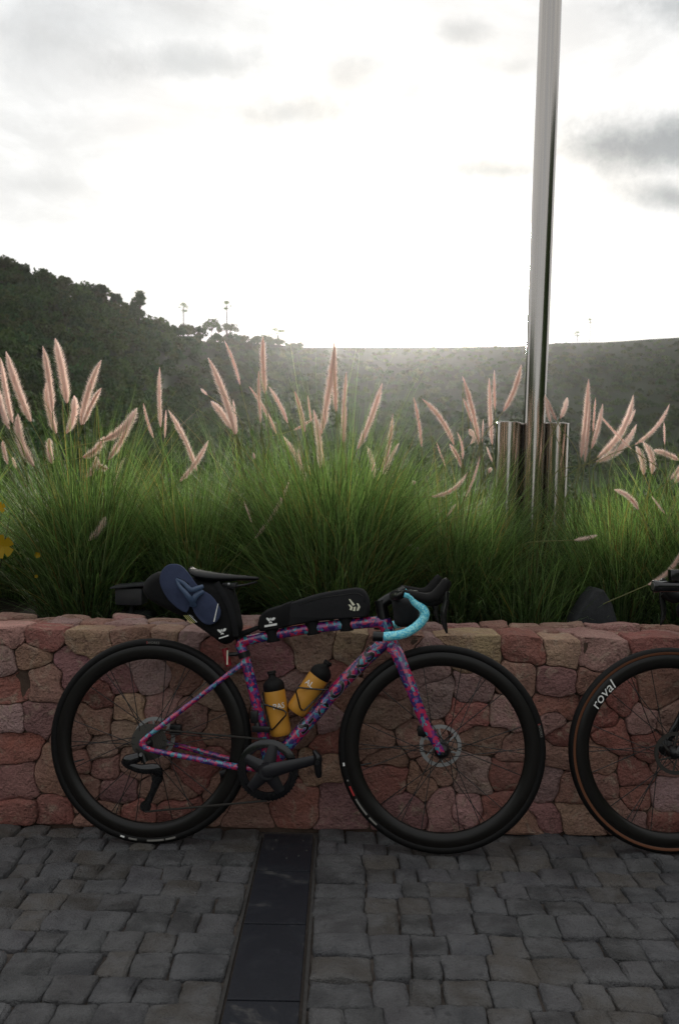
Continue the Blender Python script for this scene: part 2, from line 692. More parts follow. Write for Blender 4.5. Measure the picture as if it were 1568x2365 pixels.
M['forest'] = leafy('forest_leaf', 'col', trans=0.12, rough=0.8)
M['shrub'] = leafy('shrub_leaf', None, (0.05, 0.09, 0.03), 0.4)
M['petal'] = leafy('yellow_petal', None, (0.42, 0.28, 0.012), 0.3, 0.5, (1.2, 1.0, 0.5))
M['plume'] = leafy('plume_hair', None, (0.92, 0.81, 0.76), 0.62, 0.7, (1.08, 1.07, 1.05))
M['plume_core'] = leafy('plume_core', None, (0.73, 0.52, 0.47), 0.5, 0.7, (1.2, 1.0, 0.9))
M['stalk'] = leafy('plume_stalk', None, (0.20, 0.20, 0.09), 0.3)
M['bark'] = mortar_material('bark', (0.07, 0.055, 0.045))
M['hill'] = mortar_material('hill_earth', (0.018, 0.030, 0.013))
M['rock'] = mortar_material('garden_rock', (0.040, 0.042, 0.045))
M['lampbox'] = material('dark_casing', (0.02, 0.021, 0.024), 0.45)
M['dry'] = leafy('dry_straw', None, (0.22, 0.15, 0.07), 0.3)


# ------------------------------------------------------------------ ground
WALL_Y, WALL_D = 3.03, 0.33
WALL_TOP = 0.695
SOIL_Z = 0.62

tag(obj('ground', ([(-2500, -2500, -0.14), (2500, -2500, -0.14), (2500, 2500, -0.14), (-2500, 2500, -0.14)], [(0, 1, 2, 3)]), M['hill']), kind='structure')
pav = tag(obj('pavement', ([(-9, -7, -0.016), (9, -7, -0.016), (9, WALL_Y + 0.05, -0.016), (-9, WALL_Y + 0.05, -0.016)], [(0, 1, 2, 3)]), M['bed']), kind='structure')


def inset_poly(poly, d):
    """move every edge inwards by d, through neighbouring edges' intersection"""
    n = len(poly)
    out = []
    for i in range(n):
        p0, p1, p2 = Vector(poly[i - 1]), Vector(poly[i]), Vector(poly[(i + 1) % n])
        e1, e2 = (p1 - p0).normalized(), (p2 - p1).normalized()
        n1, n2 = Vector((-e1.y, e1.x)), Vector((-e2.y, e2.x))
        k = 1 + n1.dot(n2)
        out.append(p1 + (n1 + n2) * (d / max(k, 0.5)))
    return out


def ease(poly, k=0.25):
    m = len(poly)
    return [poly[i] * (1 - 2 * k) + (poly[i - 1] + poly[(i + 1) % m]) * k for i in range(m)]


def round_poly(poly, step, cut=0.22, maxcut=0.03):
    """cut the corners and sample the rim evenly"""
    n = len(poly)
    pts = []
    for i in range(n):
        a, b, c = Vector(poly[i - 1]), Vector(poly[i]), Vector(poly[(i + 1) % n])
        la, lc = (a - b).length, (c - b).length
        pa = b + (a - b) * min(cut, maxcut / max(la, 1e-6))
        pc = b + (c - b) * min(cut, maxcut / max(lc, 1e-6))
        pts += [pa, (pa + b * 2 + pc) / 4, pc]
    out = []
    m = len(pts)
    for i in range(m):
        a, b = pts[i], pts[(i + 1) % m]
        k = max(1, int((b - a).length / step))
        for j in range(k):
            out.append(a + (b - a) * (j / k))
    return out


def slab(poly, depth, amp, seed, step=0.03, rim=0.012, wob=0.004, ready=False, cut=0.03, facet=0.0):
    """a piece of stone: outline in (u, v), face towards +w; returns verts as (u, v, w)"""
    rim_pts = list(poly) if ready else round_poly(poly, step, 0.22, cut)
    n = len(rim_pts)
    c = sum(rim_pts, Vector((0, 0))) / n
    so = Vector((seed * 13.7 % 91, seed * 7.3 % 53, seed * 3.1 % 37))

    def nz(u, v, f, a):
        return a * mnoise.noise(Vector((u * f, v * f, 0)) + so)
    tilt = Vector((random.uniform(-1, 1), random.uniform(-1, 1))) * amp * 3
    planes = [(Vector((random.gauss(0, 1), random.gauss(0, 1))) * facet * 10, random.uniform(0, facet)) for _ in range(4)]

    def face(q):
        return min(q.dot(g) + o for (g, o) in planes) if facet else 0.0
    V, Fc = [], []
    base = []
    for p in rim_pts:
        d = p - c
        base.append(c + d * (1 + nz(p.x, p.y, 30, wob) / max(d.length, 0.02)))

    def ring(dist, w, noisy):
        for p in base:
            d = c - p
            L = d.length
            q = p + d * (min(dist, L * 0.7) / max(L, 1e-6))
            ww = w
            if noisy:
                ww += nz(q.x, q.y, 9, amp) + nz(q.x, q.y, 24, amp * 0.6) + (q - c).dot(tilt) + face(q - c) * 0.6
            V.append((q.x, q.y, ww))
    ring(0, -depth, False)
    ring(0, -rim, True)
    ring(rim * 0.45, -rim * 0.35, True)
    ring(rim * 1.5, 0, True)
    k0 = 4
    for fr in (0.20, 0.38, 0.58, 0.80):
        for p in base:
            q = p + (c - p) * fr
            V.append((q.x, q.y, nz(q.x, q.y, 9, amp) + nz(q.x, q.y, 24, amp * 0.8) + (q - c).dot(tilt) + amp * 0.3 + face(q - c)))
    V.append((c.x, c.y, nz(c.x, c.y, 9, amp) + amp * 0.3 + face(Vector((0, 0)))))
    nr = 8
    for i in range(nr - 1):
        for k in range(n):
            k2 = (k + 1) % n
            Fc.append((i * n + k, i * n + k2, (i + 1) * n + k2, (i + 1) * n + k))
    for k in range(n):
        Fc.append(((nr - 1) * n + k, (nr - 1) * n + (k + 1) % n, nr * n))
    return V, Fc, c


# setts and the band of dark granite
sx0 = (ground(607, 1925).x + ground(505, 2365).x) / 2
sx1 = (ground(727, 1925).x + ground(695, 2365).x) / 2


def sett_color():
    t = random.random()
    g = random.uniform(0.058, 0.125)
    return (g * random.uniform(0.97, 1.05), g, g * random.uniform(0.99, 1.10), 1) if t < 0.75 else (g * 1.12, g * 1.0, g * 0.88, 1)


def lay_setts():
    stuffV, stuffF = [], []
    y = WALL_Y + 0.01
    row = 0
    n_ind = 0
    while y > -1.2:
        dep = random.uniform(0.098, 0.118)
        for side in (-1, 1):
            x = (sx0 - 0.012) if side < 0 else (sx1 + 0.012)
            first = True
            while abs(x) < 4.2:
                w = random.uniform(0.078, 0.124)
                if first:
                    w = random.uniform(0.06, 0.16)
                first = False
                xa, xb = (x - w, x) if side < 0 else (x, x + w)

                def wavy(xx, yy):
                    return yy + 0.018 * mnoise.noise(Vector((xx * 1.6, row * 0.0 + yy * 2.0, 4.2)))
                j = lambda s=0.006: random.uniform(-s, s)
                yb = y - dep
                quad = [Vector((xa + j(), wavy(xa, yb) + j(.004))), Vector((xb + j(), wavy(xb, yb) + j(.004))), Vector((xb + j(), wavy(xb, y) + j(.004))), Vector((xa + j(), wavy(xa, y) + j(.004)))]
                poly = inset_poly(quad, 0.0017)
                cx, cy = (xa + xb) / 2, y - dep / 2
                px, py = project((cx, cy, 0))
                dz = random.uniform(-0.004, 0.003)
                if -40 < px < 1610 and py < 2400 and py > 0:
                    V, Fc, c = slab(poly, 0.05, 0.0062, random.random() * 50, step=0.022, rim=0.0050, wob=0.006, cut=0.010, facet=0.006)
                    o = obj('sett', ([(v[0] - c.x, v[1] - c.y, v[2]) for v in V], Fc), M['sett'], pav, loc=(c.x, c.y, dz), color=sett_color())
                    n_ind += 1
                else:
                    V, Fc, c = slab(poly, 0.03, 0.003, random.random() * 50, step=0.09, rim=0.010, wob=0.004)
                    k = len(stuffV)
                    stuffV += [(v[0], v[1], v[2] + dz) for v in V]
                    stuffF += [tuple(i + k for i in f) for f in Fc]
                x += side * w
        y -= dep
        row += 1
    o = obj('setts', (stuffV, stuffF), M['sett'], pav, color=(0.11, 0.11, 0.115, 1))
    o['kind'] = 'stuff'
    o.name = 'sett_paving'
    return n_ind


def lay_granite():
    ys = [ground(660, 1926).y, ground(655, 2012).y, ground(640, 2135).y, ground(610, 2312).y]
    while ys[-1] > -1.2:
        ys.append(ys[-1] - 0.36)
    for i in range(len(ys) - 1):
        a, b = ys[i + 1] + 0.003, ys[i] - 0.003
        V, Fc = box(((sx0 + sx1) / 2, (a + b) / 2, -0.012), ((sx1 - sx0) / 2 - 0.006, (b - a) / 2, 0.0135), 0.002)
        c = Vector(((sx0 + sx1) / 2, (a + b) / 2, 0))
        o = obj('granite_tile', ([v - c for v in V], Fc), M['granite'], pav, smooth=False, loc=c)
        if i == 0:
            for (px, py) in ((637, 1941), (700, 1943), (708, 1966), (630, 1963), (690, 1978), (662, 1984)):
                g = ground(px, py)
                if a + 0.01 < g.y < b - 0.01:
                    obj('stud', lathe([(0.0001, 0.003), (0.0028, 0.0028), (0.0036, 0.0015), (0.0036, 0)], (g.x - c.x, g.y - c.y, 0.0015), (0, 0, 1), 10), M['mortar_grey'], o)
    # narrow pale joint strips along both edges of the band
    for x in (sx0 - 0.006, sx1 + 0.006):
        obj('edge_joint', box((x, (ys[0] + ys[-1]) / 2, -0.016), (0.0045, (ys[0] - ys[-1]) / 2, 0.008)), M['mortar_grey'], pav, smooth=False)


lay_setts()
lay_granite()

# ------------------------------------------------------------------ stone wall
RED, PURP, BRN, TAN, GRY, YEL, PNK, DRK = (
    (0.37, 0.145, 0.115), (0.35, 0.175, 0.180), (0.36, 0.200, 0.155), (0.44, 0.285, 0.220), (0.42, 0.285, 0.270),
    (0.53, 0.365, 0.24), (0.54, 0.305, 0.280), (0.26, 0.095, 0.080))
# stone centres read off the picture: (x, y, colour) in three overlapping crops
S1 = [(60, 150, PNK), (290, 170, RED), (590, 230, YEL), (880, 130, BRN), (1110, 150, TAN), (200, 320, BRN), (15, 340, GRY), (80, 510, RED), (300, 490, BRN),
      (70, 720, GRY), (265, 710, PURP), (490, 390, PURP), (90, 910, RED), (120, 1140, PURP), (350, 1090, BRN), (90, 1380, RED), (370, 1350, RED), (670, 590, DRK),
      (970, 460, GRY), (810, 480, PURP), (660, 730, BRN), (860, 660, YEL), (1050, 650, PNK), (830, 810, TAN), (515, 850, BRN), (650, 930, TAN), (530, 1010, BRN),
      (690, 1050, BRN), (810, 890, BRN), (760, 1200, PURP), (1250, 430, BRN), (1290, 720, BRN), (1430, 560, TAN), (1200, 870, DRK), (1280, 1060, RED), (1100, 1180, BRN),
      (900, 1370, RED), (690, 1340, BRN), (1160, 1360, RED), (1440, 760, BRN), (1270, 200, GRY), (1420, 280, RED), (940, 1010, TAN), (570, 1200, BRN)]
S2 = [(370, 330, PURP), (620, 290, TAN), (860, 280, YEL), (560, 505, GRY), (1050, 320, BRN), (760, 440, RED), (700, 740, GRY), (745, 870, RED),
      (690, 1050, YEL), (540, 800, BRN), (520, 1270, RED), (770, 1280, PURP), (170, 1340, BRN), (60, 1200, BRN), (1090, 680, TAN), (1100, 520, BRN),
      (1360, 440, GRY), (1400, 570, GRY), (1110, 960, BRN), (1050, 870, BRN), (1100, 1130, RED), (1230, 1310, PURP), (1330, 1150, BRN), (1490, 1310, PNK),
      (1260, 860, BRN), (340, 1150, BRN), (1430, 1050, BRN), (880, 560, BRN), (420, 640, BRN), (330, 900, DRK)]
S3 = [(260, 260, YEL), (560, 270, RED), (790, 290, TAN), (1070, 320, PNK), (1400, 260, RED), (760, 480, PURP), (520, 430, BRN), (760, 630, RED), (740, 735, PNK),
      (790, 830, DRK), (770, 960, TAN), (710, 1140, GRY), (860, 1170, BRN), (890, 1380, TAN), (700, 1380, PURP), (560, 1410, BRN), (225, 530, GRY), (220, 680, RED),
      (420, 690, PNK), (320, 850, BRN), (470, 920, BRN), (230, 1090, GRY), (445, 1070, RED), (130, 1300, PNK), (380, 1300, RED), (1180, 580, RED), (1330, 735, PNK),
      (1140, 860, RED), (1370, 900, DRK), (1040, 1000, BRN), (1270, 1070, RED), (1060, 1150, BRN), (1280, 1250, RED), (1490, 1240, GRY), (1150, 1330, BRN), (1290, 1420, GRY),
      (1440, 1410, RED), (1040, 690, DRK), (1440, 560, BRN), (1510, 720, TAN), (1000, 480, BRN), (1510, 980, BRN)]
seeds = []
for (cx, cy, col) in S1:
    seeds.append((cx * .3491, 1407.7 + cy * .3491, col))
for (cx, cy, col) in S2:
    seeds.append((508.3 + cx * .3491, 1407.7 + cy * .3491, col))
for (cx, cy, col) in S3:
    seeds.append((1016.7 + cx * .3516, 1407.7 + cy * .3516, col))
pts = []
for (px, py, col) in seeds:
    q = at_y(px, py, WALL_Y)
    z = max(0.03, min(WALL_TOP - 0.03, q.z))
    if all((q.x - a[0]) ** 2 + (z - a[1]) ** 2 > 0.05 ** 2 for a in pts):
        pts.append((q.x, z, col))
x_in0, x_in1 = min(p[0] for p in pts) - 0.05, max(p[0] for p in pts) + 0.05
for sgn, edge in ((-1, x_in0), (1, x_in1)):
    x = edge
    while abs(x) < 3.4:
        x += sgn * 0.165
        z = random.uniform(0.05, 0.1)
        while z < WALL_TOP:
            pts.append((x + random.uniform(-.05, .05), z, random.choice((RED, PURP, BRN, TAN, GRY, PNK, BRN))))
            z += random.uniform(0.11, 0.18)


def voronoi(pts, x0, x1, y0, y1):
    """straight-sided cells (used for the flat pieces on top)"""
    cells = []
    P = [Vector((p[0], p[1])) for p in pts]
    for i, p in enumerate(P):
        poly = [Vector((x0, y0)), Vector((x1, y0)), Vector((x1, y1)), Vector((x0, y1))]
        near = sorted((q for j, q in enumerate(P) if j != i), key=lambda q: (q - p).length_squared)[:24]
        for q in near:
            m, d = (p + q) / 2, (q - p)
            out = []
            for k in range(len(poly)):
                a, b = poly[k], poly[(k + 1) % len(poly)]
                da, db = (a - m).dot(d), (b - m).dot(d)
                if da <= 0:
                    out.append(a)
                if (da < 0 < db) or (db < 0 < da):
                    out.append(a + (b - a) * (da / (da - db)))
            poly = out
            if len(poly) < 3:
                break
        q2 = []
        for v in poly:
            if not q2 or (v - q2[-1]).length > 0.012:
                q2.append(v)
        if len(q2) > 1 and (q2[0] - q2[-1]).length < 0.012:
            q2.pop()
        cells.append(q2)
    return cells


def blocky_cells(pts, x0, x1, y0, y1, res=0.006):
    """squarish masonry cells: every spot goes to the seed nearest in a boxy metric; rims traced and eased"""
    nx, ny = int((x1 - x0) / res), int((y1 - y0) / res)
    X, Yg = np.meshgrid(x0 + (np.arange(nx) + .5) * res, y0 + (np.arange(ny) + .5) * res)
    wx = 0.006 * (np.sin(X * 31 + Yg * 17) + np.sin(X * 13 - Yg * 41 + 2.0)) * 0.5 + 0.004 * np.sin(X * 83 + Yg * 61 + 1)
    wy = 0.006 * (np.sin(Yg * 29 - X * 19 + 1.2) + np.sin(X * 23 + Yg * 11 + 4.0)) * 0.5 + 0.004 * np.sin(Yg * 77 - X * 57 + 3)
    best = np.full(X.shape, 1e9)
    lab = np.full(X.shape, -1, dtype=np.int32)
    for i, p in enumerate(pts):
        asp = random.uniform(0.85, 1.45)
        rot = random.gauss(0, 0.16)
        size = random.uniform(0.9, 1.12)
        dx, dy = X + wx - p[0], Yg + wy - p[1]
        u = (dx * math.cos(rot) + dy * math.sin(rot)) / math.sqrt(asp)
        v = (-dx * math.sin(rot) + dy * math.cos(rot)) * math.sqrt(asp)
        d = (np.abs(u) ** 5.0 + np.abs(v) ** 5.0) ** (1 / 5.0) / size
        m = d < best
        best[m] = d[m]
        lab[m] = i
    # keep one connected patch per seed, hand the scraps to the neighbours
    seen = np.zeros(lab.shape, dtype=bool)
    comps = {}
    H_, W_ = lab.shape
    for y_ in range(H_):
        for x_ in range(W_):
            if seen[y_, x_]:
                continue
            l_ = lab[y_, x_]
            stack, comp = [(y_, x_)], []
            seen[y_, x_] = True
            while stack:
                a_, b_ = stack.pop()
                comp.append((a_, b_))
                for (c_, d_) in ((a_ - 1, b_), (a_ + 1, b_), (a_, b_ - 1), (a_, b_ + 1)):
                    if 0 <= c_ < H_ and 0 <= d_ < W_ and not seen[c_, d_] and lab[c_, d_] == l_:
                        seen[c_, d_] = True
                        stack.append((c_, d_))
            comps.setdefault(int(l_), []).append(comp)
    for cl in comps.values():
        cl.sort(key=len)
        for comp in cl[:-1]:
            for (a_, b_) in comp:
                lab[a_, b_] = -1
    for _ in range(60):
        if not (lab == -1).any():
            break
        for sh, ax_ in ((1, 0), (-1, 0), (1, 1), (-1, 1)):
            r_ = np.roll(lab, sh, ax_)
            m = (lab == -1) & (r_ >= 0)
            lab[m] = r_[m]
    cells = []
    for i in range(len(pts)):
        mk = np.pad(lab == i, 1)
        ys_, xs_ = np.nonzero(mk)
        nxt = {}
        for (yy, xx) in zip(ys_, xs_):
            if not mk[yy - 1, xx]:
                nxt.setdefault((xx, yy), []).append((xx + 1, yy))
            if not mk[yy, xx + 1]:
                nxt.setdefault((xx + 1, yy), []).append((xx + 1, yy + 1))
            if not mk[yy + 1, xx]:
                nxt.setdefault((xx + 1, yy + 1), []).append((xx, yy + 1))
            if not mk[yy, xx - 1]:
                nxt.setdefault((xx, yy + 1), []).append((xx, yy))
        bestl = []
        while nxt:
            st = next(iter(nxt))
            loop = []
            cur = st
            while cur in nxt:
                loop.append(cur)
                ls = nxt[cur]
                n_ = ls.pop()
                if not ls:
                    del nxt[cur]
                cur = n_
                if cur == st:
                    break
            if len(loop) > len(bestl):
                bestl = loop
        L_ = [Vector((x0 + (a - 1) * res, y0 + (b - 1) * res)) for (a, b) in bestl]
        for _ in range(1):
            m = len(L_)
            L_ = [L_[k] * 0.5 + (L_[k - 1] + L_[(k + 1) % m]) * 0.25 for k in range(m)]
        cells.append(L_[::3] if len(L_) > 40 else L_[::2])
    return cells


def build_wall():
    w = thing('stone_wall', 'low dry-laid wall of red, brown and mauve stones behind the bicycles', 'wall', Vector((0, WALL_Y, 0)))
    obj('mortar', box((0, WALL_D / 2, WALL_TOP / 2 - 0.02), (3.5, WALL_D / 2 - 0.013, WALL_TOP / 2 - 0.004)), M['mortar'], w, smooth=False)
    cells = blocky_cells(pts, -3.4, 3.4, 0.0, WALL_TOP)
    for (x, z, col), poly in zip(pts, cells):
        if len(poly) < 6:
            continue
        pol = inset_poly(ease(poly, 0.16), random.uniform(0.0004, 0.0020))
        top = max(p.y for p in poly) > WALL_TOP - 0.01
        V, Fc, c = slab(pol, 0.14 if top else 0.07, 0.0048, random.random() * 60, rim=0.0030, wob=0.0010, ready=True, facet=0.011)
        dz = random.uniform(-0.001, 0.013)
        vs = []
        for (u, v, ww) in V:
            if v > WALL_TOP - 0.03:
                v += 0.024 * mnoise.noise(Vector((u * 7, 1.7, ww * 9))) * (v - WALL_TOP + 0.03) / 0.03 + 0.006
            vs.append((u - c.x, -(ww + dz), v - c.y))
        k = random.uniform(0.9, 1.3)
        cc = tuple(max(0.02, ch * k * random.uniform(0.94, 1.06)) for ch in col)
        obj('stone', (vs, Fc), M['stone'], w, loc=(c.x, 0, c.y), color=(*cc, 1))
    # the top of the wall: rough flat pieces laid behind the facing stones
    tp = []
    x = -3.4
    while x < 3.4:
        x += random.uniform(0.10, 0.2)
        tp.append((x, 0.10 + random.uniform(0.06, 0.11), random.choice((PNK, GRY, RED, BRN))))
        tp.append((x + random.uniform(-.05, .05), 0.10 + random.uniform(0.16, 0.21), random.choice((PNK, GRY, BRN, TAN))))
    for (x, y, col), poly in zip(tp, voronoi(tp, -3.4, 3.4, 0.118, WALL_D)):
        if len(poly) < 3:
            continue
        V, Fc, c = slab(inset_poly(poly, 0.003), 0.05, 0.008, random.random() * 60, step=0.03, rim=0.006, wob=0.006, cut=0.012)
        k = random.uniform(0.85, 1.2)
        obj('stone', ([(v[0] - c.x, v[1] - c.y, v[2]) for v in V], Fc), M['stone'], w, loc=(c.x, c.y, WALL_TOP + random.uniform(-.014, .012)), color=(*[ch * k for ch in col], 1))


build_wall()

# ------------------------------------------------------------------ planting bed
n = 60
sv, sf = [], []
for i in range(n + 1):
    for j in range(16):
        x = -4.5 + 9 * i / n
        y = WALL_Y + WALL_D - 0.03 + (3.2) * j / 15
        z = SOIL_Z + 0.03 * mnoise.noise(Vector((x * 3, y * 3, 0))) + 0.015 * mnoise.noise(Vector((x * 11, y * 11, 3)))
        sv.append((x, y, z if j < 15 else -0.2))
for i in range(n):
    for j in range(15):
        sf.append((i * 16 + j, (i + 1) * 16 + j, (i + 1) * 16 + j + 1, i * 16 + j + 1))
tag(obj('soil', (sv, sf), M['earth']), kind='structure')

# ------------------------------------------------------------------ hills
SKY = [(-1400, 430), (-600, 540), (-200, 575), (0, 604), (60, 620), (130, 652), (220, 668), (300, 704), (340, 730), (400, 752), (440, 756), (480, 768), (560, 777), (600, 780),
       (650, 790), (690, 798), (780, 799), (1000, 799), (1200, 797), (1300, 788), (1400, 787), (1500, 780), (1568, 776), (1900, 766), (2400, 770), (3200, 800)]
su, se = [], []
for (px, py) in SKY:
    d = ray(px, py)
    su.append(d.x / d.y)
    se.append(d.z / d.y)


def sky_e(u):
    return float(np.interp(u, su, se))


def ridge_y(u):
    return float(np.interp((u * F + 784), [-1400, -200, 0, 340, 480, 690, 1568, 3200], [150, 175, 190, 235, 330, 430, 460, 470]))


def hill_z(u, Y):
    yr = ridge_y(u)
    yf = 0.42 * yr
    zr = CAM.z + sky_e(u) * yr - float(np.interp(u, [-0.12, -0.03], [2.5, 0.0]))
    if Y < 7:
        return -0.1
    if Y < yf:
        t = (Y - 7) / (yf - 7)
        return -0.1 + (yf * 0.012 - 0.1) * t * t
    zf = yf * 0.012 - 0.2
    if Y <= yr:
        t = (Y - yf) / (yr - yf)
        return zf + (zr - zf) * (0.62 * t + 0.38 * t * t)
    t = min(1.0, (Y - yr) / (yr * 1.2))
    return zr * (1 - 0.5 * t * t * (3 - 2 * t)) - 3 * t


def build_hills():
    nu, ny = 170, 74
    V, Fc = [], []
    us = [-1.5 + 3.0 * i / nu for i in range(nu + 1)]
    for u in us:
        yr = ridge_y(u)
        for j in range(ny + 1):
            t = j / ny
            Y = 6.2 * (yr / 6.2) ** (t / 0.62) if t < 0.62 else yr * (1 + (t - 0.62) / 0.38 * 2.0)
            z = hill_z(u, Y)
            if Y > 30:
                z += float(np.interp(u, [-0.12, -0.04], [1.0, 0.0])) * 0.010 * Y * mnoise.noise(Vector((u * Y * 0.03, Y * 0.03, 5))) * min(1, (Y - 30) / 60) * 0.6
            V.append((u * Y, Y, z))
    m = ny + 1
    for i in range(nu):
        for j in range(ny):
            Fc.append((i * m + j, (i + 1) * m + j, (i + 1) * m + j + 1, i * m + j + 1))
    tag(obj('hills', (V, Fc), M['hill']), kind='structure')


build_hills()


def leaf_quads(centres, size, nrm_up=0.3):
    """numpy: one randomly turned leaf clump quad per centre"""
    n = len(centres)
    a = rng.normal(size=(n, 3))
    a /= np.linalg.norm(a, axis=1)[:, None]
    b = rng.normal(size=(n, 3))
    b -= a * np.sum(a * b, axis=1)[:, None]
    b /= np.linalg.norm(b, axis=1)[:, None]
    s = (size * rng.uniform(0.6, 1.3, n))[:, None]
    q = np.stack([centres - a * s, centres - b * s * 0.6, centres + a * s, centres + b * s * 0.6], axis=1)
    return q.reshape(-1, 3)


def quad_mesh(name, q, cols=None):
    n = len(q) // 4
    me = bpy.data.meshes.new(name)
    me.vertices.add(n * 4)
    me.vertices.foreach_set('co', q.astype(np.float32).ravel())
    me.loops.add(n * 4)
    me.loops.foreach_set('vertex_index', np.arange(n * 4, dtype=np.int32))
    me.polygons.add(n)
    me.polygons.foreach_set('loop_start', np.arange(0, n * 4, 4, dtype=np.int32))
    if cols is not None:
        ca = me.color_attributes.new('col', 'FLOAT_COLOR', 'POINT')
        c4 = np.ones((n * 4, 4), dtype=np.float32)
        c4[:, :3] = np.repeat(cols, 4, axis=0)
        ca.data.foreach_set('color', c4.ravel())
    me.update()
    me.validate()
    return me


def crown_points(c, rx, rz, n, lumps=7):
    """points spread through a lumpy crown"""
    L = []
    for _ in range(lumps):
        d = rng.normal(size=3)
        d /= np.linalg.norm(d)
        d[2] = abs(d[2]) * 1.0 - 0.25
        L.append((d * np.array([rx, rx, rz]) * rng.uniform(0.40, 0.95), rng.uniform(0.26, 0.52)))
    per = n // lumps + 1
    P = []
    for (o, r) in L:
        d = rng.normal(size=(per, 3))
        d /= np.linalg.norm(d, axis=1)[:, None]
        d *= (rng.uniform(0.25, 1, per) ** 0.4)[:, None]
        P.append(o + d * np.array([rx, rx, rz]) * r)
    return np.concatenate(P)[:n] + np.array(c)


GREENS = np.array([(0.036, 0.062, 0.024), (0.045, 0.072, 0.026), (0.028, 0.052, 0.025), (0.055, 0.072, 0.030), (0.050, 0.056, 0.028), (0.030, 0.062, 0.030)]) * np.array([0.92, 1.08, 0.72])


def build_forest():
    Q, C = [], []
    n_try = 5200
    count = 0
    for _ in range(n_try):
        u = random.uniform(-0.62, 0.62)
        yr = ridge_y(u)
        yf = 0.42 * yr
        a, b = (yf * 0.8) ** 2, (yr * 1.02) ** 2
        Y = math.sqrt(random.uniform(a, b))
        if u > -0.1 and random.random() < 0.12:
            continue
        if u < -0.1 and random.random() < 0.3:
            continue
        z = hill_z(u, Y)
        big = 1.0 if u < -0.02 else 0.72
        rx = random.uniform(1.7, 3.6) * big
        rz = rx * random.uniform(0.6, 0.95)
        if u > -0.05 and Y > yr * 0.9:
            if Y > yr * 0.985:
                continue
            rx, rz = rx * 0.8, 0.7
        nq = int(60 + 19000 / Y * (rx / 2.6))
        if u < -0.05:
            nq = int(nq * 1.2)
        P = crown_points((u * Y, Y, z + rz * 0.55), rx, rz, nq, 5)
        Q.append(leaf_quads(P, 0.20 + Y * 0.0011))
        base = GREENS[random.randrange(len(GREENS))] * random.uniform(0.75, 1.25)
        C.append(base[None, :] * rng.uniform(0.75, 1.25, (nq, 1)))
        count += 1
    for _ in range(420):                     # dark undergrowth from the bed's far edge to the foot of the slope
        u = random.uniform(-0.62, 0.62)
        Y = 8.0 + 72 * random.random() ** 1.6
        rx = random.uniform(0.9, 1.9) * (0.7 + Y / 70)
        P = crown_points((u * Y, Y, hill_z(u, Y) + rx * 0.3), rx, rx * 0.6, 260, 6)
        Q.append(leaf_quads(P, 0.10 + Y * 0.0016))
        base = GREENS[random.randrange(len(GREENS))] * random.uniform(0.7, 1.1)
        C.append(base[None, :] * rng.uniform(0.75, 1.25, (260, 1)))
    o = obj('forest', quad_mesh('forest', np.concatenate(Q), np.concatenate(C)), M['forest'])
    tag(o, kind='stuff')


build_forest()


def build_reflection_hills():
    """unseen wooded slopes added behind the camera: the pole reflects dark sides, bright gap"""
    def back_h(sgn, i):
        return (14 + (24 * min(1, max(0, (i - 7) / 5)) if sgn > 0 else 5 * min(1, max(0, (i - 9) / 6)))) * min(1, i / 5) ** 0.7  # right slope raised to darken that edge of the steel pole
    V, Fc, Q, C = [], [], [], []
    for sgn in (-1, 1):
        k = len(V)
        nu, nr = 28, 8
        for i in range(nu + 1):
            az = R(9) + (R(100) - R(9)) * i / nu
            hmax = back_h(sgn, i)
            for j in range(nr + 1):
                r = 32 + 6.0 * j
                z = -0.2 + hmax * (j / nr) ** 0.8
                V.append((sgn * math.sin(az) * r, -math.cos(az) * r, z))
        m = nr + 1
        for i in range(nu):
            for j in range(nr):
                Fc.append((k + i * m + j, k + (i + 1) * m + j, k + (i + 1) * m + j + 1, k + i * m + j + 1))
        for _ in range(330):
            i = random.uniform(0, nu)
            j = random.uniform(0, nr)
            az = R(9) + (R(100) - R(9)) * i / nu
            r = 32 + 6.0 * j
            z = -0.2 + back_h(sgn, i) * (j / nr) ** 0.8
            P = crown_points((sgn * math.sin(az) * r, -math.cos(az) * r, z + 1.2), 2.4, 1.9, 60, 5)
            Q.append(leaf_quads(P, 0.55))
            C.append(np.repeat(GREENS[random.randrange(len(GREENS))][None, :] * random.uniform(.75, 1.25), 60, axis=0))
    tag(obj('hills', (V, Fc), M['hill']), kind='structure')  # added slopes, out of view, there for the pole's reflection
    tag(obj('forest', quad_mesh('forest', np.concatenate(Q), np.concatenate(C)), M['forest']), kind='stuff')  # added trees on the unseen slopes, dark in the reflection


build_reflection_hills()


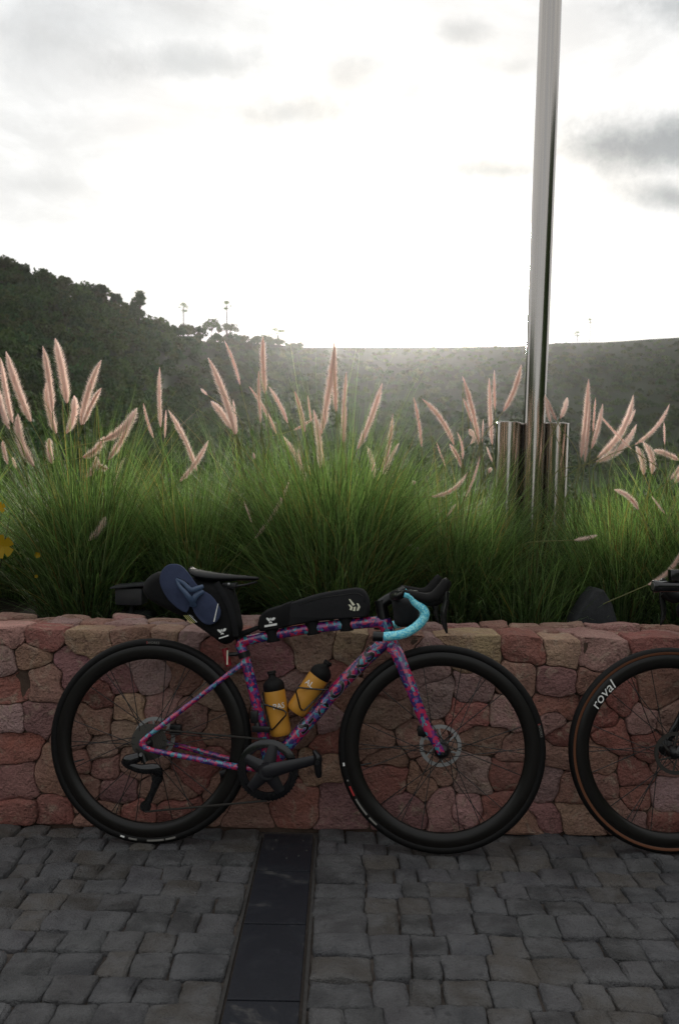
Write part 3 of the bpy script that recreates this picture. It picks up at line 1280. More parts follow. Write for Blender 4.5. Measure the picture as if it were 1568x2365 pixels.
def build_tree(px, py_top, wpx, label, name='hill_tree', squash=1.0, back=0.0):
    u_ = ray(px, py_top)
    u = u_.x / u_.y
    Y = ridge_y(u) - 1.0 + back
    top = at_y(px, py_top, Y)
    k = Y / F
    rx = wpx * k * 0.5
    zg = hill_z(u, Y) - 0.3
    rz = max(rx * 0.7, (top.z - zg) * 0.42) * squash
    cz = top.z - rz * 1.0
    t = thing(name, label, 'tree', Vector((top.x, Y, zg)), 'trees along the hill crest')
    h = cz - zg
    limbs = [tube([(0, 0, 0), (random.uniform(-.2, .2), 0, h * 0.5), (random.uniform(-.3, .3), 0, h + rz * 0.3)], [rx * 0.07, rx * 0.05, rx * 0.02], 6)]
    for i in range(4):
        a = random.uniform(0, 2 * PI)
        limbs.append(tube([(0, 0, h * 0.55), (math.cos(a) * rx * 0.3, math.sin(a) * rx * 0.3, h * 0.9), (math.cos(a) * rx * 0.6, math.sin(a) * rx * 0.6, h + rz * 0.2)], [rx * 0.035, rx * 0.025, rx * 0.01], 5))
    obj('trunk', join(*limbs), M['bark'], t)
    nq = 1100
    P = crown_points((0, 0, h), rx, rz, nq, 9)
    cols = GREENS[random.randrange(len(GREENS))][None, :] * rng.uniform(0.7, 1.25, (nq, 1))
    obj('crown', quad_mesh('crown', leaf_quads(P, 0.34), cols), M['forest'], t)
    return t


for a in [(12, 590, 44, 'dark bushy tree at the far left end of the hill crest'),
          (48, 604, 62, 'broad round tree beside the leftmost one on the hill crest'),
          (105, 622, 46, 'tree in the dip right of the broad round crest tree'),
          (150, 636, 44, 'small dense crest tree left of the tall dome-shaped one'),
          (222, 649, 62, 'dome-shaped dark tree standing proud on the left hill slope'),
          (268, 674, 40, 'low tree just below the dome-shaped one on the hill slope'),
          (322, 672, 40, 'ragged open-crowned tree at the lower end of the steep hill slope')]:
    build_tree(*a)
build_tree(318, 712, 36, 'low dense bush under the ragged open-crowned tree', 'hill_bush')
build_tree(435, 745, 44, 'low spreading bush under the left round-headed palm', 'hill_bush')
build_tree(489, 733, 38, 'small open tree left of the round tree on the low ridge', squash=0.9)
build_tree(527, 738, 50, 'round tree on the low ridge below the right round-headed palm')
build_tree(604, 770, 44, 'low bush on the ridge beside the spiky palm shrub', 'hill_bush')
build_tree(680, 788, 34, 'last low bush where the ridge turns flat', 'hill_bush')


def fan_palm(px, py, dpx, label, grp='fan palms on the ridge', trunk_to=None):
    d = ray(px, py)
    u = d.x / d.y
    Y = ridge_y(u)
    c = at_y(px, py, Y)
    zg = hill_z(u, Y) - 0.5
    r = dpx * 0.5 * Y / F
    t = thing('fan_palm', label, 'palm tree', Vector((c.x, Y, zg)), grp)
    h = c.z - zg
    obj('trunk', tube([(0, 0, 0), (0.1, 0, h * 0.5), (0, 0, h)], [r * 0.13, r * 0.11, r * 0.10], 6), M['bark'], t)
    V, Fc = [], []
    for i in range(26):
        a = random.uniform(0, 2 * PI)
        el = random.uniform(-0.9, 1.3)
        dv = Vector((math.cos(a) * math.cos(el), math.sin(a) * math.cos(el), math.sin(el)))
        s = dv.cross(Vector((0, 0, 1)))
        s = s.normalized() if s.length > 0.1 else Vector((1, 0, 0))
        st = Vector((0, 0, h)) + dv * r * 0.5
        o0 = Vector((0, 0, h))
        k = len(V)
        V += [o0 - s * r * .012, o0 + s * r * .012, st + s * r * .012, st - s * r * .012]
        Fc.append((k, k + 1, k + 2, k + 3))
        for j in range(7):
            b = (j - 3) * 0.36
            e = dv * math.cos(b) + s * math.sin(b)
            e2 = dv * math.cos(b + 0.2) + s * math.sin(b + 0.2)
            k = len(V)
            V += [st, st + e * r * 0.55, st + e2 * r * 0.45]
            Fc.append((k, k + 1, k + 2))
    obj('crown', (V, Fc), M['shrub'], t, smooth=False)


fan_palm(424, 711, 25, 'left of two round-headed palms rising over the low ridge')
fan_palm(524, 706, 24, 'right of two round-headed palms rising over the low ridge')
fan_palm(324, 682, 30, 'palm head poking out of the ragged tree on the slope')
fan_palm(1362, 741, 14, 'tiny distant palm right of the steel pole')
fan_palm(1332, 772, 16, 'low palm on the flat ridge right of the steel pole')
fan_palm(642, 776, 46, 'spiky palm shrub at the end of the low ridge')


# ------------------------------------------------------------------ ornamental grass
def blades(n, spread, lmin, lmax, lean, bend, w=0.0038, seg=6, front=False):
    """numpy ribbons: returns quads (n*seg*4, 3) and a colour per quad"""
    az = rng.normal(-PI / 2, 0.85, n) if front else rng.uniform(0, 2 * PI, n)
    r = spread * np.sqrt(rng.uniform(0, 1, n))
    th0 = np.abs(rng.normal(0, lean, n)) + 0.4 * r / max(spread, 1e-3) * lean
    L = rng.uniform(lmin, lmax, n) * (1 - 0.25 * np.clip(th0, 0, 1.2))
    bd = rng.uniform(0.15, 1.0, n) ** 1.2 * bend
    dirx, diry = np.cos(az), np.sin(az)
    tw = rng.uniform(-0.9, 0.9, n)
    sway = rng.normal(0, 0.55, n)
    px, py = -np.sin(az + tw), np.cos(az + tw)
    ts = np.linspace(0, 1, seg + 1)
    pos = np.zeros((n, seg + 1, 3))
    x, yv, z = np.zeros(n), np.zeros(n), np.zeros(n)
    for k in range(seg + 1):
        pos[:, k, 0] = r * np.cos(az) + x * dirx - yv * diry
        pos[:, k, 1] = r * np.sin(az) + x * diry + yv * dirx
        pos[:, k, 2] = z
        th = th0 + bd * ts[k] ** 1.6
        x = x + np.sin(th) * L / seg
        yv = yv + np.sin(th) * np.sin(sway * ts[k]) * L / seg
        z = z + np.cos(th) * L / seg
    wk = w * np.array([0.9, 1.0, 1.0, 0.9, 0.75, 0.5, 0.12])[:seg + 1] * 0.5
    side = np.stack([px, py, np.zeros(n)], axis=1)
    a = pos - side[:, None, :] * wk[None, :, None]
    b = pos + side[:, None, :] * wk[None, :, None]
    q = np.stack([a[:, :-1], b[:, :-1], b[:, 1:], a[:, 1:]], axis=2).reshape(-1, 3)
    base = np.array([(0.108, 0.165, 0.068), (0.128, 0.190, 0.082), (0.085, 0.140, 0.060), (0.155, 0.195, 0.100)])[rng.integers(0, 4, n)]
    dry = rng.uniform(0, 1, n) < 0.08
    base[dry] = (0.24, 0.17, 0.08)
    base = base * (rng.uniform(0.35, 1.25, (n, 1)) ** 1.4 * 1.45)
    return q, np.repeat(base, seg, axis=0)


# clump: (px, py of its foot, depth Y, blades, length, lean, spread, label)
CL = [
    (205, 1395, 3.95, 3600, (0.55, 0.98), 0.20, 0.13, 'left upright grass clump under the tallest pink plumes, beside yellow flowers'),
    (455, 1390, 4.05, 3600, (0.55, 0.98), 0.30, 0.13, 'loose grass clump behind the saddle bag'),
    (775, 1400, 3.85, 5200, (0.55, 1.00), 0.34, 0.16, 'biggest fan-shaped grass clump, right behind the black frame bag'),
    (1045, 1405, 3.95, 3800, (0.5, 0.92), 0.34, 0.14, 'grass clump behind the handlebar, left of the steel pole'),
    (1215, 1405, 3.80, 900, (0.35, 0.72), 0.50, 0.14, 'thin low grass tuft in front of the steel pole foot'),
    (1425, 1405, 3.95, 2800, (0.5, 0.92), 0.32, 0.14, 'grass clump right of the steel pole behind the grey rock'),
    (1610, 1400, 3.85, 3000, (0.5, 0.98), 0.28, 0.14, 'grass clump at the right edge above the second bicycle'),
    (330, 1380, 4.65, 3000, (0.55, 0.93), 0.34, 0.15, 'grass clump in the second row between the left and the loose clump'),
    (610, 1380, 4.60, 3600, (0.55, 0.93), 0.32, 0.15, 'second-row grass clump above the saddle with slanting plumes'),
    (930, 1380, 4.70, 3400, (0.55, 0.93), 0.34, 0.15, 'second-row grass clump between the biggest clump and the handlebar'),
    (1130, 1380, 4.9, 2800, (0.55, 0.93), 0.34, 0.15, 'second-row grass clump just left of the steel stub posts'),
    (1330, 1380, 4.9, 2600, (0.55, 0.93), 0.34, 0.15, 'second-row grass clump just right of the steel stub posts'),
    (1500, 1380, 4.75, 3000, (0.55, 0.93), 0.34, 0.15, 'second-row grass clump at the right under arching plumes'),
    (60, 1380, 4.7, 2600, (0.55, 0.93), 0.28, 0.14, 'second-row grass clump at the left edge behind yellow flowers'),
    (-160, 1390, 4.1, 2000, (0.55, 0.98), 0.3, 0.14, 'outermost grass clump on the left, mostly out of the picture'),
]
clumps = []
CLH = [0.92, 0.86, 1.03, 0.86, 0.85, 0.82, 0.86, 0.78, 1.02, 0.94, 0.78, 0.76, 0.80, 0.74, 0.9]
for (px, py, Y, nb, (l0, l1), lean, spr, lab), hs_ in zip(CL, CLH):
    l0, l1 = l0 * hs_, l1 * hs_
    p = at_y(px, py, Y)
    base = Vector((p.x, Y, SOIL_Z))
    t = thing('fountain_grass', lab, 'ornamental grass', base, 'fountain grass clumps in the bed')
    q, c = blades(int(nb * 0.50), spr * 1.15, l0 * 0.75, l1, lean * 1.1, 1.5)
    q2, c2 = blades(nb // 6, spr * 1.1, l0 * 0.5, l1 * 0.75, lean * 2.2, 1.5)
    q3, c3 = blades(int(nb * 0.38), spr * 1.7, l0 * 0.5, l1 * 0.85, 0.45, 1.4, front=True)
    q4, c4 = blades(int(nb * 0.11), spr, l1 * 0.9, l1 * 1.28, lean * 1.3, 0.9, w=0.0030)
    o = obj('blades', quad_mesh('blades', np.concatenate([q, q2, q3, q4]), np.concatenate([c, c2, c3, c4])), M['grass'], t)
    o.name = 'foliage'
    o['kind'] = 'stuff'
    clumps.append((base, px, t))

# seed heads: base and tip read off the picture (two crops), bow and width in crop pixels
H1 = [(145, 385, 30, 60, 6, 52), (60, 390, 5, 90, 4, 40), (45, 420, -12, 215, 6, 42), (262, 440, 215, 205, 10, 50), (312, 300, 258, 0, -8, 56), (245, 335, 200, 35, -8, 46),
      (308, 440, 345, 265, -22, 46), (378, 400, 470, 100, 16, 52), (388, 398, 470, 230, 10, 42), (160, 590, 85, 350, 30, 56), (245, 580, 230, 462, 8, 44),
      (480, 470, 635, 322, -30, 56), (503, 560, 622, 338, -14, 46), (384, 550, 484, 455, -22, 50), (400, 640, 450, 545, -16, 40), (448, 548, 503, 602, -26, 38), (530, 690, 585, 540, 8, 20),
      (745, 410, 740, 132, 4, 32), (764, 460, 770, 330, 0, 16), (712, 460, 665, 300, 6, 22), (912, 612, 780, 330, -14, 36), (833, 662, 965, 472, -14, 36),
      (1090, 445, 965, 90, -16, 50), (1072, 420, 978, 290, -10, 42), (1097, 440, 1080, 282, 0, 22), (1112, 215, 1040, 10, -8, 26), (1228, 255, 1218, -10, 4, 42),
      (1207, 390, 1198, 150, 3, 28), (1282, 442, 1155, 222, -10, 28), (1332, 392, 1245, 222, -8, 30), (1412, 432, 1365, 245, -6, 34), (1440, 382, 1425, 262, 0, 18),
      (1358, 425, 1450, 370, -4, 20), (1488, 440, 1548, 40, -6, 48), (1482, 600, 1452, 330, -12, 44), (1420, 662, 1310, 450, -14, 32), (1397, 602, 1380, 490, 0, 16),
      (1180, 925, 1340, 655, -22, 30), (412, 935, 490, 825, -12, 42), (962, 262, 930, 232, 0, 16), (1166, 852, 1130, 752, 0, 14), (38, 582, 15, 472, 4, 30), (76, 602, 60, 550, 0, 20),
      (1180, 560, 1174, 528, 0, 12), (15, 350, -40, 200, 6, 44)]
H2 = [(20, 572, 36, 248, 4, 34), (-12, 430, -20, 100, 3, 40), (28, 570, 36, 410, 0, 16), (88, 602, 200, 300, -10, 42), (165, 740, 130, 590, -10, 30), (205, 722, 250, 440, -6, 34), (213, 700, 278, 575, 4, 22),
      (214, 720, 243, 650, 0, 16), (382, 592, 345, 365, -6, 28), (530, 582, 385, 372, -22, 38), (568, 692, 510, 580, -8, 28), (570, 650, 545, 525, -12, 20), (645, 582, 570, 268, -10, 38),
      (612, 480, 572, 368, -4, 20), (605, 580, 600, 510, -26, 24), (600, 512, 634, 540, -14, 20), (706, 582, 692, 275, 3, 32), (720, 422, 716, 240, 2, 22), (757, 430, 840, 215, -14, 38), (660, 572, 665, 465, 0, 14),
      (707, 662, 680, 590, 0, 14), (428, 822, 592, 710, -34, 30), (585, 822, 650, 635, -8, 18), (496, 915, 540, 855, 0, 14), (490, 682, 450, 570, 0, 14), (975, 480, 950, 352, 4, 28),
      (1002, 472, 955, 365, 2, 28), (1020, 462, 1052, 365, -4, 30), (1115, 642, 1150, 280, -6, 44), (1132, 662, 1155, 380, -4, 28), (1163, 602, 1215, 395, -6, 34), (1170, 522, 1182, 365, 0, 16),
      (1190, 642, 1355, 355, -44, 46), (1185, 662, 1370, 490, -36, 40), (1347, 602, 1198, 440, 6, 20), (1335, 492, 1365, 420, 0, 16), (1363, 582, 1522, 395, -28, 28), (1402, 722, 1368, 590, -16, 38),
      (1440, 718, 1400, 570, -26, 38), (1565, 655, 1448, 608, -8, 38), (1528, 742, 1580, 665, -6, 30), (1378, 882, 1268, 790, -22, 36), (1500, 582, 1497, 480, 0, 14), (1083, 1022, 1190, 1000, -4, 26),
      (1423, 1228, 1580, 1060, -34, 36), (318, 1040, 372, 1062, -4, 26), (1500, 900, 1440, 820, 0, 14), (690, 715, 700, 690, 0, 20), (342, 770, 348, 750, 0, 22), (1545, 760, 1590, 690, -5, 34), (1570, 800, 1600, 640, -8, 34)]
heads = [(a * .4988, 782 + b * .4988, c * .4988, 782 + d * .4988, e * .4988, w * .4988) for (a, b, c, d, e, w) in H1]
heads += [(782 + a * .5013, 735 + b * .5013, 782 + c * .5013, 735 + d * .5013, e * .5013, w * .5013) for (a, b, c, d, e, w) in H2]


def seed_head(bx, by, tx, ty, bow, w):
    front = by > 1130
    Y = random.uniform(3.55, 3.7) if front else random.uniform(3.7, 4.15)
    if by > 1330:
        Y = 3.46
    k = Y / F
    A = at_y(bx, by, Y)
    B = at_y(tx, ty, Y + random.uniform(-0.06, 0.06))
    # bow to the side, in the picture's sense (positive = to the left of base->tip)
    dx, dy = tx - bx, ty - by
    Ln = math.hypot(dx, dy)
    mx, my = (bx + tx) / 2 + dy / Ln * bow * 1.6, (by + ty) / 2 - dx / Ln * bow * 1.6
    C = at_y(mx, my, Y)
    base, px, t = min(clumps, key=lambda c: abs(c[1] - bx - (bx - tx) * 0.15) + 60 * abs(c[0].y - Y - 0.05))

    def P(s):
        return A * (1 - s) ** 2 + C * (2 * s * (1 - s)) + B * s * s
    length = Ln * k
    rad = w * k * 0.40
    prof = lambda s: (0.35 + 0.65 * min(1, s / 0.12)) * (1.0 if s < 0.62 else max(0.10, 1 - ((s - 0.62) / 0.40) ** 1.7))
    V, Fc, MI = [], [], []
    core = tube([P(i / 10) for i in range(11)], [rad * 0.28 * prof(i / 10) + 0.0006 for i in range(11)], 6)
    V += core[0]
    Fc += core[1]
    MI += [0] * len(core[1])
    nh = int(320 + length * 9000 * (0.4 + rad / 0.03))
    for i in range(nh):
        s = random.random()
        p = P(s)
        tg = (P(min(1, s + .02)) - P(max(0, s - .02))).normalized()
        a = Vector((random.gauss(0, 1), random.gauss(0, 1), random.gauss(0, 1)))
        a = (a - tg * a.dot(tg)).normalized()
        hl = rad * prof(s) * random.uniform(0.7, 1.55)
        sl = random.uniform(0.45, 0.95)
        e = p + a * hl + tg * hl * sl
        wd = a.cross(tg) * (0.0007 + rad * 0.024)
        q = p + a * rad * 0.2 * prof(s)
        n0 = len(V)
        V += [q - wd, q + wd, e]
        Fc.append((n0, n0 + 1, n0 + 2))
        MI.append(1)
    # thin stalk down to the clump's foot
    t0 = (P(0.0) - P(0.08)).normalized()
    ft = base + Vector((random.uniform(-.05, .05), random.uniform(-.05, .03), 0.02))
    m1 = A + t0 * min(0.22, (A - ft).length * 0.4)
    m2 = ft + (m1 - ft) * 0.45 + Vector((0, 0, 0.06))
    st = tube([A, m1, m2, ft], [0.0021, 0.0022, 0.0022, 0.0022], 5, smooth_n=4)
    n0 = len(V)
    V += st[0]
    Fc += [tuple(i + n0 for i in f) for f in st[1]]
    MI += [2] * len(st[1])
    me = mesh('seed_head', [v - base for v in V], Fc, smooth=True)
    for m in (M['plume_core'], M['plume'], M['stalk']):
        me.materials.append(m)
    me.polygons.foreach_set('material_index', MI)
    obj('seed_head', me, None, t)


for h in heads:
    seed_head(*h)

# ------------------------------------------------------------------ steel pole with four stub posts
PY = 4.25
pt, pb = at_y(1271, 0, PY), at_y(1233, 1000, PY)
ptilt = (pt - pb).normalized()
kp = PY / F
foot = pb - ptilt * ((pb.z - SOIL_Z + 0.05) / ptilt.z)
pole = thing('steel_pole', 'tall polished steel pole with short stub posts round its foot, in the grass', 'pole', foot)
rp = 51 * kp / 2
obj('shaft', lathe([(rp, 0), (rp, 5.3), (rp * 0.98, 5.33), (0.001, 5.34)], (0, 0, 0), ptilt, 48), M['chrome'], pole)
hs = (at_y(1235, 976, PY).z - foot.z)
rs = 58 * kp / 2
for (dx, dy) in ((-58 * kp, 0.015), (54 * kp, 0.02), (-30 * kp, 0.10), (28 * kp, 0.105)):
    s = obj('stub_post', lathe([(rs, 0), (rs, hs - 0.004), (rs - 0.004, hs), (rs - 0.008, hs - 0.002), (0.001, hs - 0.003)], (dx, dy, 0), ptilt, 40), M['chrome'], pole)

# ------------------------------------------------------------------ things in the bed
# pale grey rock slab behind the wall
rock_o = at_y(1385, 1440, 3.48)
outl = [at_y(x, y, 3.48) for (x, y) in ((1318, 1462), (1322, 1430), (1350, 1385), (1372, 1358), (1392, 1362), (1412, 1395), (1424, 1440), (1426, 1466))]
rv, rf = prism([(p.x - rock_o.x, p.z - rock_o.z) for p in outl], -0.02, 0.10, 0.012)
rv = [Vector((v.x + 0.004 * mnoise.noise(v * 30), v.y + 0.006 * mnoise.noise(v * 25), v.z)) for v in rv]
tag(obj('garden_rock', (rv, rf), M['rock'], loc=rock_o), 'pointed grey rock lying behind the wall top, left of the second bicycle', 'rock')
# dark garden lamp behind the wall at the left, and a flat stone behind it
lo = at_y(305, 1375, 3.55)
lamp = thing('garden_floodlight', 'low black garden floodlight behind the wall, beside the saddle bag', 'garden light', Vector((lo.x, 3.55, SOIL_Z)))
obj('housing', box((0, 0, lo.z - SOIL_Z), (0.055, 0.06, 0.035), 0.008), M['lampbox'], lamp)
obj('visor', xform(box((0, -0.01, 0), (0.068, 0.075, 0.004), 0.002), Matrix.Translation((0, 0, lo.z - SOIL_Z + 0.044)) @ Matrix.Rotation(R(-6), 4, 'Y')), M['rock'], lamp)
obj('stake', tube([(0, 0, -0.03), (0, 0, lo.z - SOIL_Z - 0.03)], 0.010, 8), M['lampbox'], lamp)
fo = at_y(295, 1337, 3.85)
fv, ff, fc = slab([Vector((-.11, -.05)), Vector((.12, -.06)), Vector((.13, .05)), Vector((-.1, .06))], 0.03, 0.006, 3.3)
tag(obj('flat_stone', (fv, ff), M['rock'], loc=(fo.x, 3.85, SOIL_Z + 0.035)), 'flat pale stone half hidden in grass behind the black floodlight', 'stone')


# yellow flowering shrub at the left edge
def flower_shrub():
    b = at_y(-30, 1400, 3.75)
    base = Vector((b.x, 3.75, SOIL_Z))
    t = thing('flowering_shrub', 'leafy shrub with big yellow blossoms at the left edge of the bed', 'shrub', base)
    st = []
    for i in range(7):
        a = random.uniform(-1, 1)
        st.append(tube([(0, 0, 0), (a * 0.06, random.uniform(-.05, .05), 0.2), (a * 0.13, random.uniform(-.12, .05), 0.46)], [0.004, 0.003, 0.0015], 5))
    obj('stem', join(*st), M['bark'], t)
    P = crown_points((0, -0.02, 0.30), 0.15, 0.20, 520, 8)
    me = quad_mesh('leaf', leaf_quads(P, 0.020), np.array([(0.05, 0.10, 0.03)])[None, 0] * rng.uniform(0.6, 1.5, (520, 1)))
    o = obj('foliage', me, M['grass'], t)
    o['kind'] = 'stuff'
    for (px, py, r) in ((8, 1262, 27), (2, 1172, 13), (88, 1282, 7), (85, 1331, 4)):
        c = at_y(px, py, 3.58) - base
        rr = r * 3.58 / F
        V, Fc = [], []
        for i in range(5):
            a = 2 * PI * i / 5 + r
            n0 = len(V)
            dirv = Vector((math.cos(a), -0.35, math.sin(a))).normalized()
            side = Vector((-math.sin(a), 0, math.cos(a)))
            V += [c, c + dirv * rr * .5 - side * rr * .34, c + dirv * rr - side * rr * .42 + Vector((0, .1 * rr, 0)), c + dirv * rr * 1.1, c + dirv * rr + side * rr * .42 + Vector((0, .1 * rr, 0)), c + dirv * rr * .5 + side * rr * .34]
            Fc.append(tuple(range(n0, n0 + 6)))
        obj('flower', (V, Fc), M['petal'], t)


flower_shrub()


# ------------------------------------------------------------------ bicycles
LEAN = R(3.2)


def bike_frame(hub_px, hub_py, Yc, xdir):
    Z = Vector((0, math.sin(LEAN), math.cos(LEAN)))
    hub = at_y(hub_px, hub_py, Yc + 0.34 * Z.y)
    X = (xdir - Z * xdir.dot(Z)).normalized()
    Yv = Z.cross(X)
    org = hub - Z * 0.34
    org.z = 0.002
    return Matrix(((X.x, Yv.x, Z.x, org.x), (X.y, Yv.y, Z.y, org.y), (X.z, Yv.z, Z.z, org.z), (0, 0, 0, 1)))


rear_c, front_c = at_y(349, 1716, 2.895), at_y(1019, 1729, 2.845)
MB = bike_frame(349, 1716, 2.875, Vector((front_c.x - rear_c.x, front_c.y - rear_c.y, 0)).normalized())
MBi = MB.inverted()


def L(px, py, w=0.0):
    """picture point -> bicycle coordinates, on the plane w metres towards the camera from the frame's middle"""
    o = MBi @ CAM
    d = MBi.to_3x3() @ ray(px, py)
    t = (-w - o.y) / d.y
    return o + d * t


XF = L(1019, 1729).x
HUBR, HUBF = Vector((0, 0, 0.34)), Vector((XF, 0, 0.34))
BB = L(623, 1770)


def arc_text(s, centre, r, ang, h, e1, e2, nrm, off, shear=0.0, width=1.0, gap=0.0):
    """letters set round a circle (reading clockwise), centred on angle ang; e1/e2 are right and up of the viewer"""
    V, Fc = text_geo(s, shear)
    x0, x1 = min(v.x for v in V), max(v.x for v in V)
    out = []
    for v in V:
        a = ang - (v.x - (x0 + x1) / 2) * h * width / r
        rr = r + v.y * h
        out.append(centre + e1 * (rr * math.cos(a)) + e2 * (rr * math.sin(a)) + nrm * off)
    return out, Fc


def arc_bar(centre, r0_, r1_, a0, a1, e1, e2, nrm, off, n=8):
    V, Fc = [], []
    for i in range(n + 1):
        a = a0 + (a1 - a0) * i / n
        d = e1 * math.cos(a) + e2 * math.sin(a)
        V += [centre + d * r0_ + nrm * off, centre + d * r1_ + nrm * off]
    for i in range(n):
        Fc.append((2 * i, 2 * i + 1, 2 * i + 3, 2 * i + 2))
    return V, Fc


def make_wheel(bike, hub, name, tan=False, rear=False, spin=0.0, rotor='rotor'):
    Y = Vector((0, 1, 0))
    rim = [(0.317, 0.0115), (0.310, 0.0135), (0.298, 0.0145), (0.284, 0.0125), (0.275, 0.008), (0.271, 0.003), (0.271, -0.003), (0.275, -0.008), (0.284, -0.0125), (0.298, -0.0145), (0.310, -0.0135), (0.317, -0.0115)]
    w = obj('wheel', lathe(rim, hub, Y, 96, closed=True), M['carbon'], bike)
    sec = [(0.3255 + 0.0145 * math.cos(a), 0.0147 * math.sin(a)) for a in [2 * PI * i / 16 for i in range(16)]]
    obj('tyre', lathe(sec, hub, Y, 112, closed=True), M['rubber'], w)
    if tan:
        for s in (-1, 1):
            band = [(0.3255 + 0.0150 * math.cos(a), s * 0.0152 * math.sin(a)) for a in (R(84), R(96), R(106), R(118))]
            obj('sidewall', lathe(band + [(band[-1][0], band[-1][1] - s * .002), (band[0][0], band[0][1] - s * .002)], hub, Y, 112, closed=True), M['tan_wall'], w)
    obj('hub', lathe([(0.009, -0.06), (0.016, -0.055), (0.026, -0.034), (0.026, -0.029), (0.014, -0.022), (0.013, 0.022), (0.024, 0.029), (0.024, 0.034), (0.016, 0.055), (0.009, 0.06)], hub, Y, 24), M['black'], w)
    sp = []
    for i in range(24):
        side = 1 if i % 2 else -1
        pair = i // 4
        a = 2 * PI * (i + 0.5) / 24 + spin + (0.10 if (i // 2) % 2 else -0.10)
        tang = (1 if (i // 2) % 2 else -1)
        ah = a + tang * 1.15
        p0 = hub + Vector((math.cos(ah) * 0.024, side * 0.030, math.sin(ah) * 0.024))
        p1 = hub + Vector((math.cos(a) * 0.274, side * 0.002, math.sin(a) * 0.274))
        sp.append(tube([p0, p1], 0.0015, 5, caps=False))
    o = obj('spokes', join(*sp), M['spoke'], w)
    o.name = 'spoke_set'
    # rotor on the left
    ro = []
    yr = 0.047
    ro.append(lathe([(0.070, yr - .001), (0.070, yr + .001), (0.0575, yr + .001), (0.0575, yr - .001)], hub, Y, 60, closed=True))
    for i in range(6):
        a = 2 * PI * i / 6 + 0.3
        ro.append(tube([hub + Vector((math.cos(a) * .02, yr, math.sin(a) * .02)), hub + Vector((math.cos(a + .35) * .059, yr, math.sin(a + .35) * .059))], 0.0035, 6, flat=0.3, flat_dir=(0, 1, 0)))
    obj('brake_rotor', join(*ro), M[rotor], w)
    a = spin + R(193)
    obj('valve', tube([hub + Vector((math.cos(a) * r, 0, math.sin(a) * r)) for r in (0.272, 0.235)], [0.003, 0.0022], 8), M['black'], w)
    return w


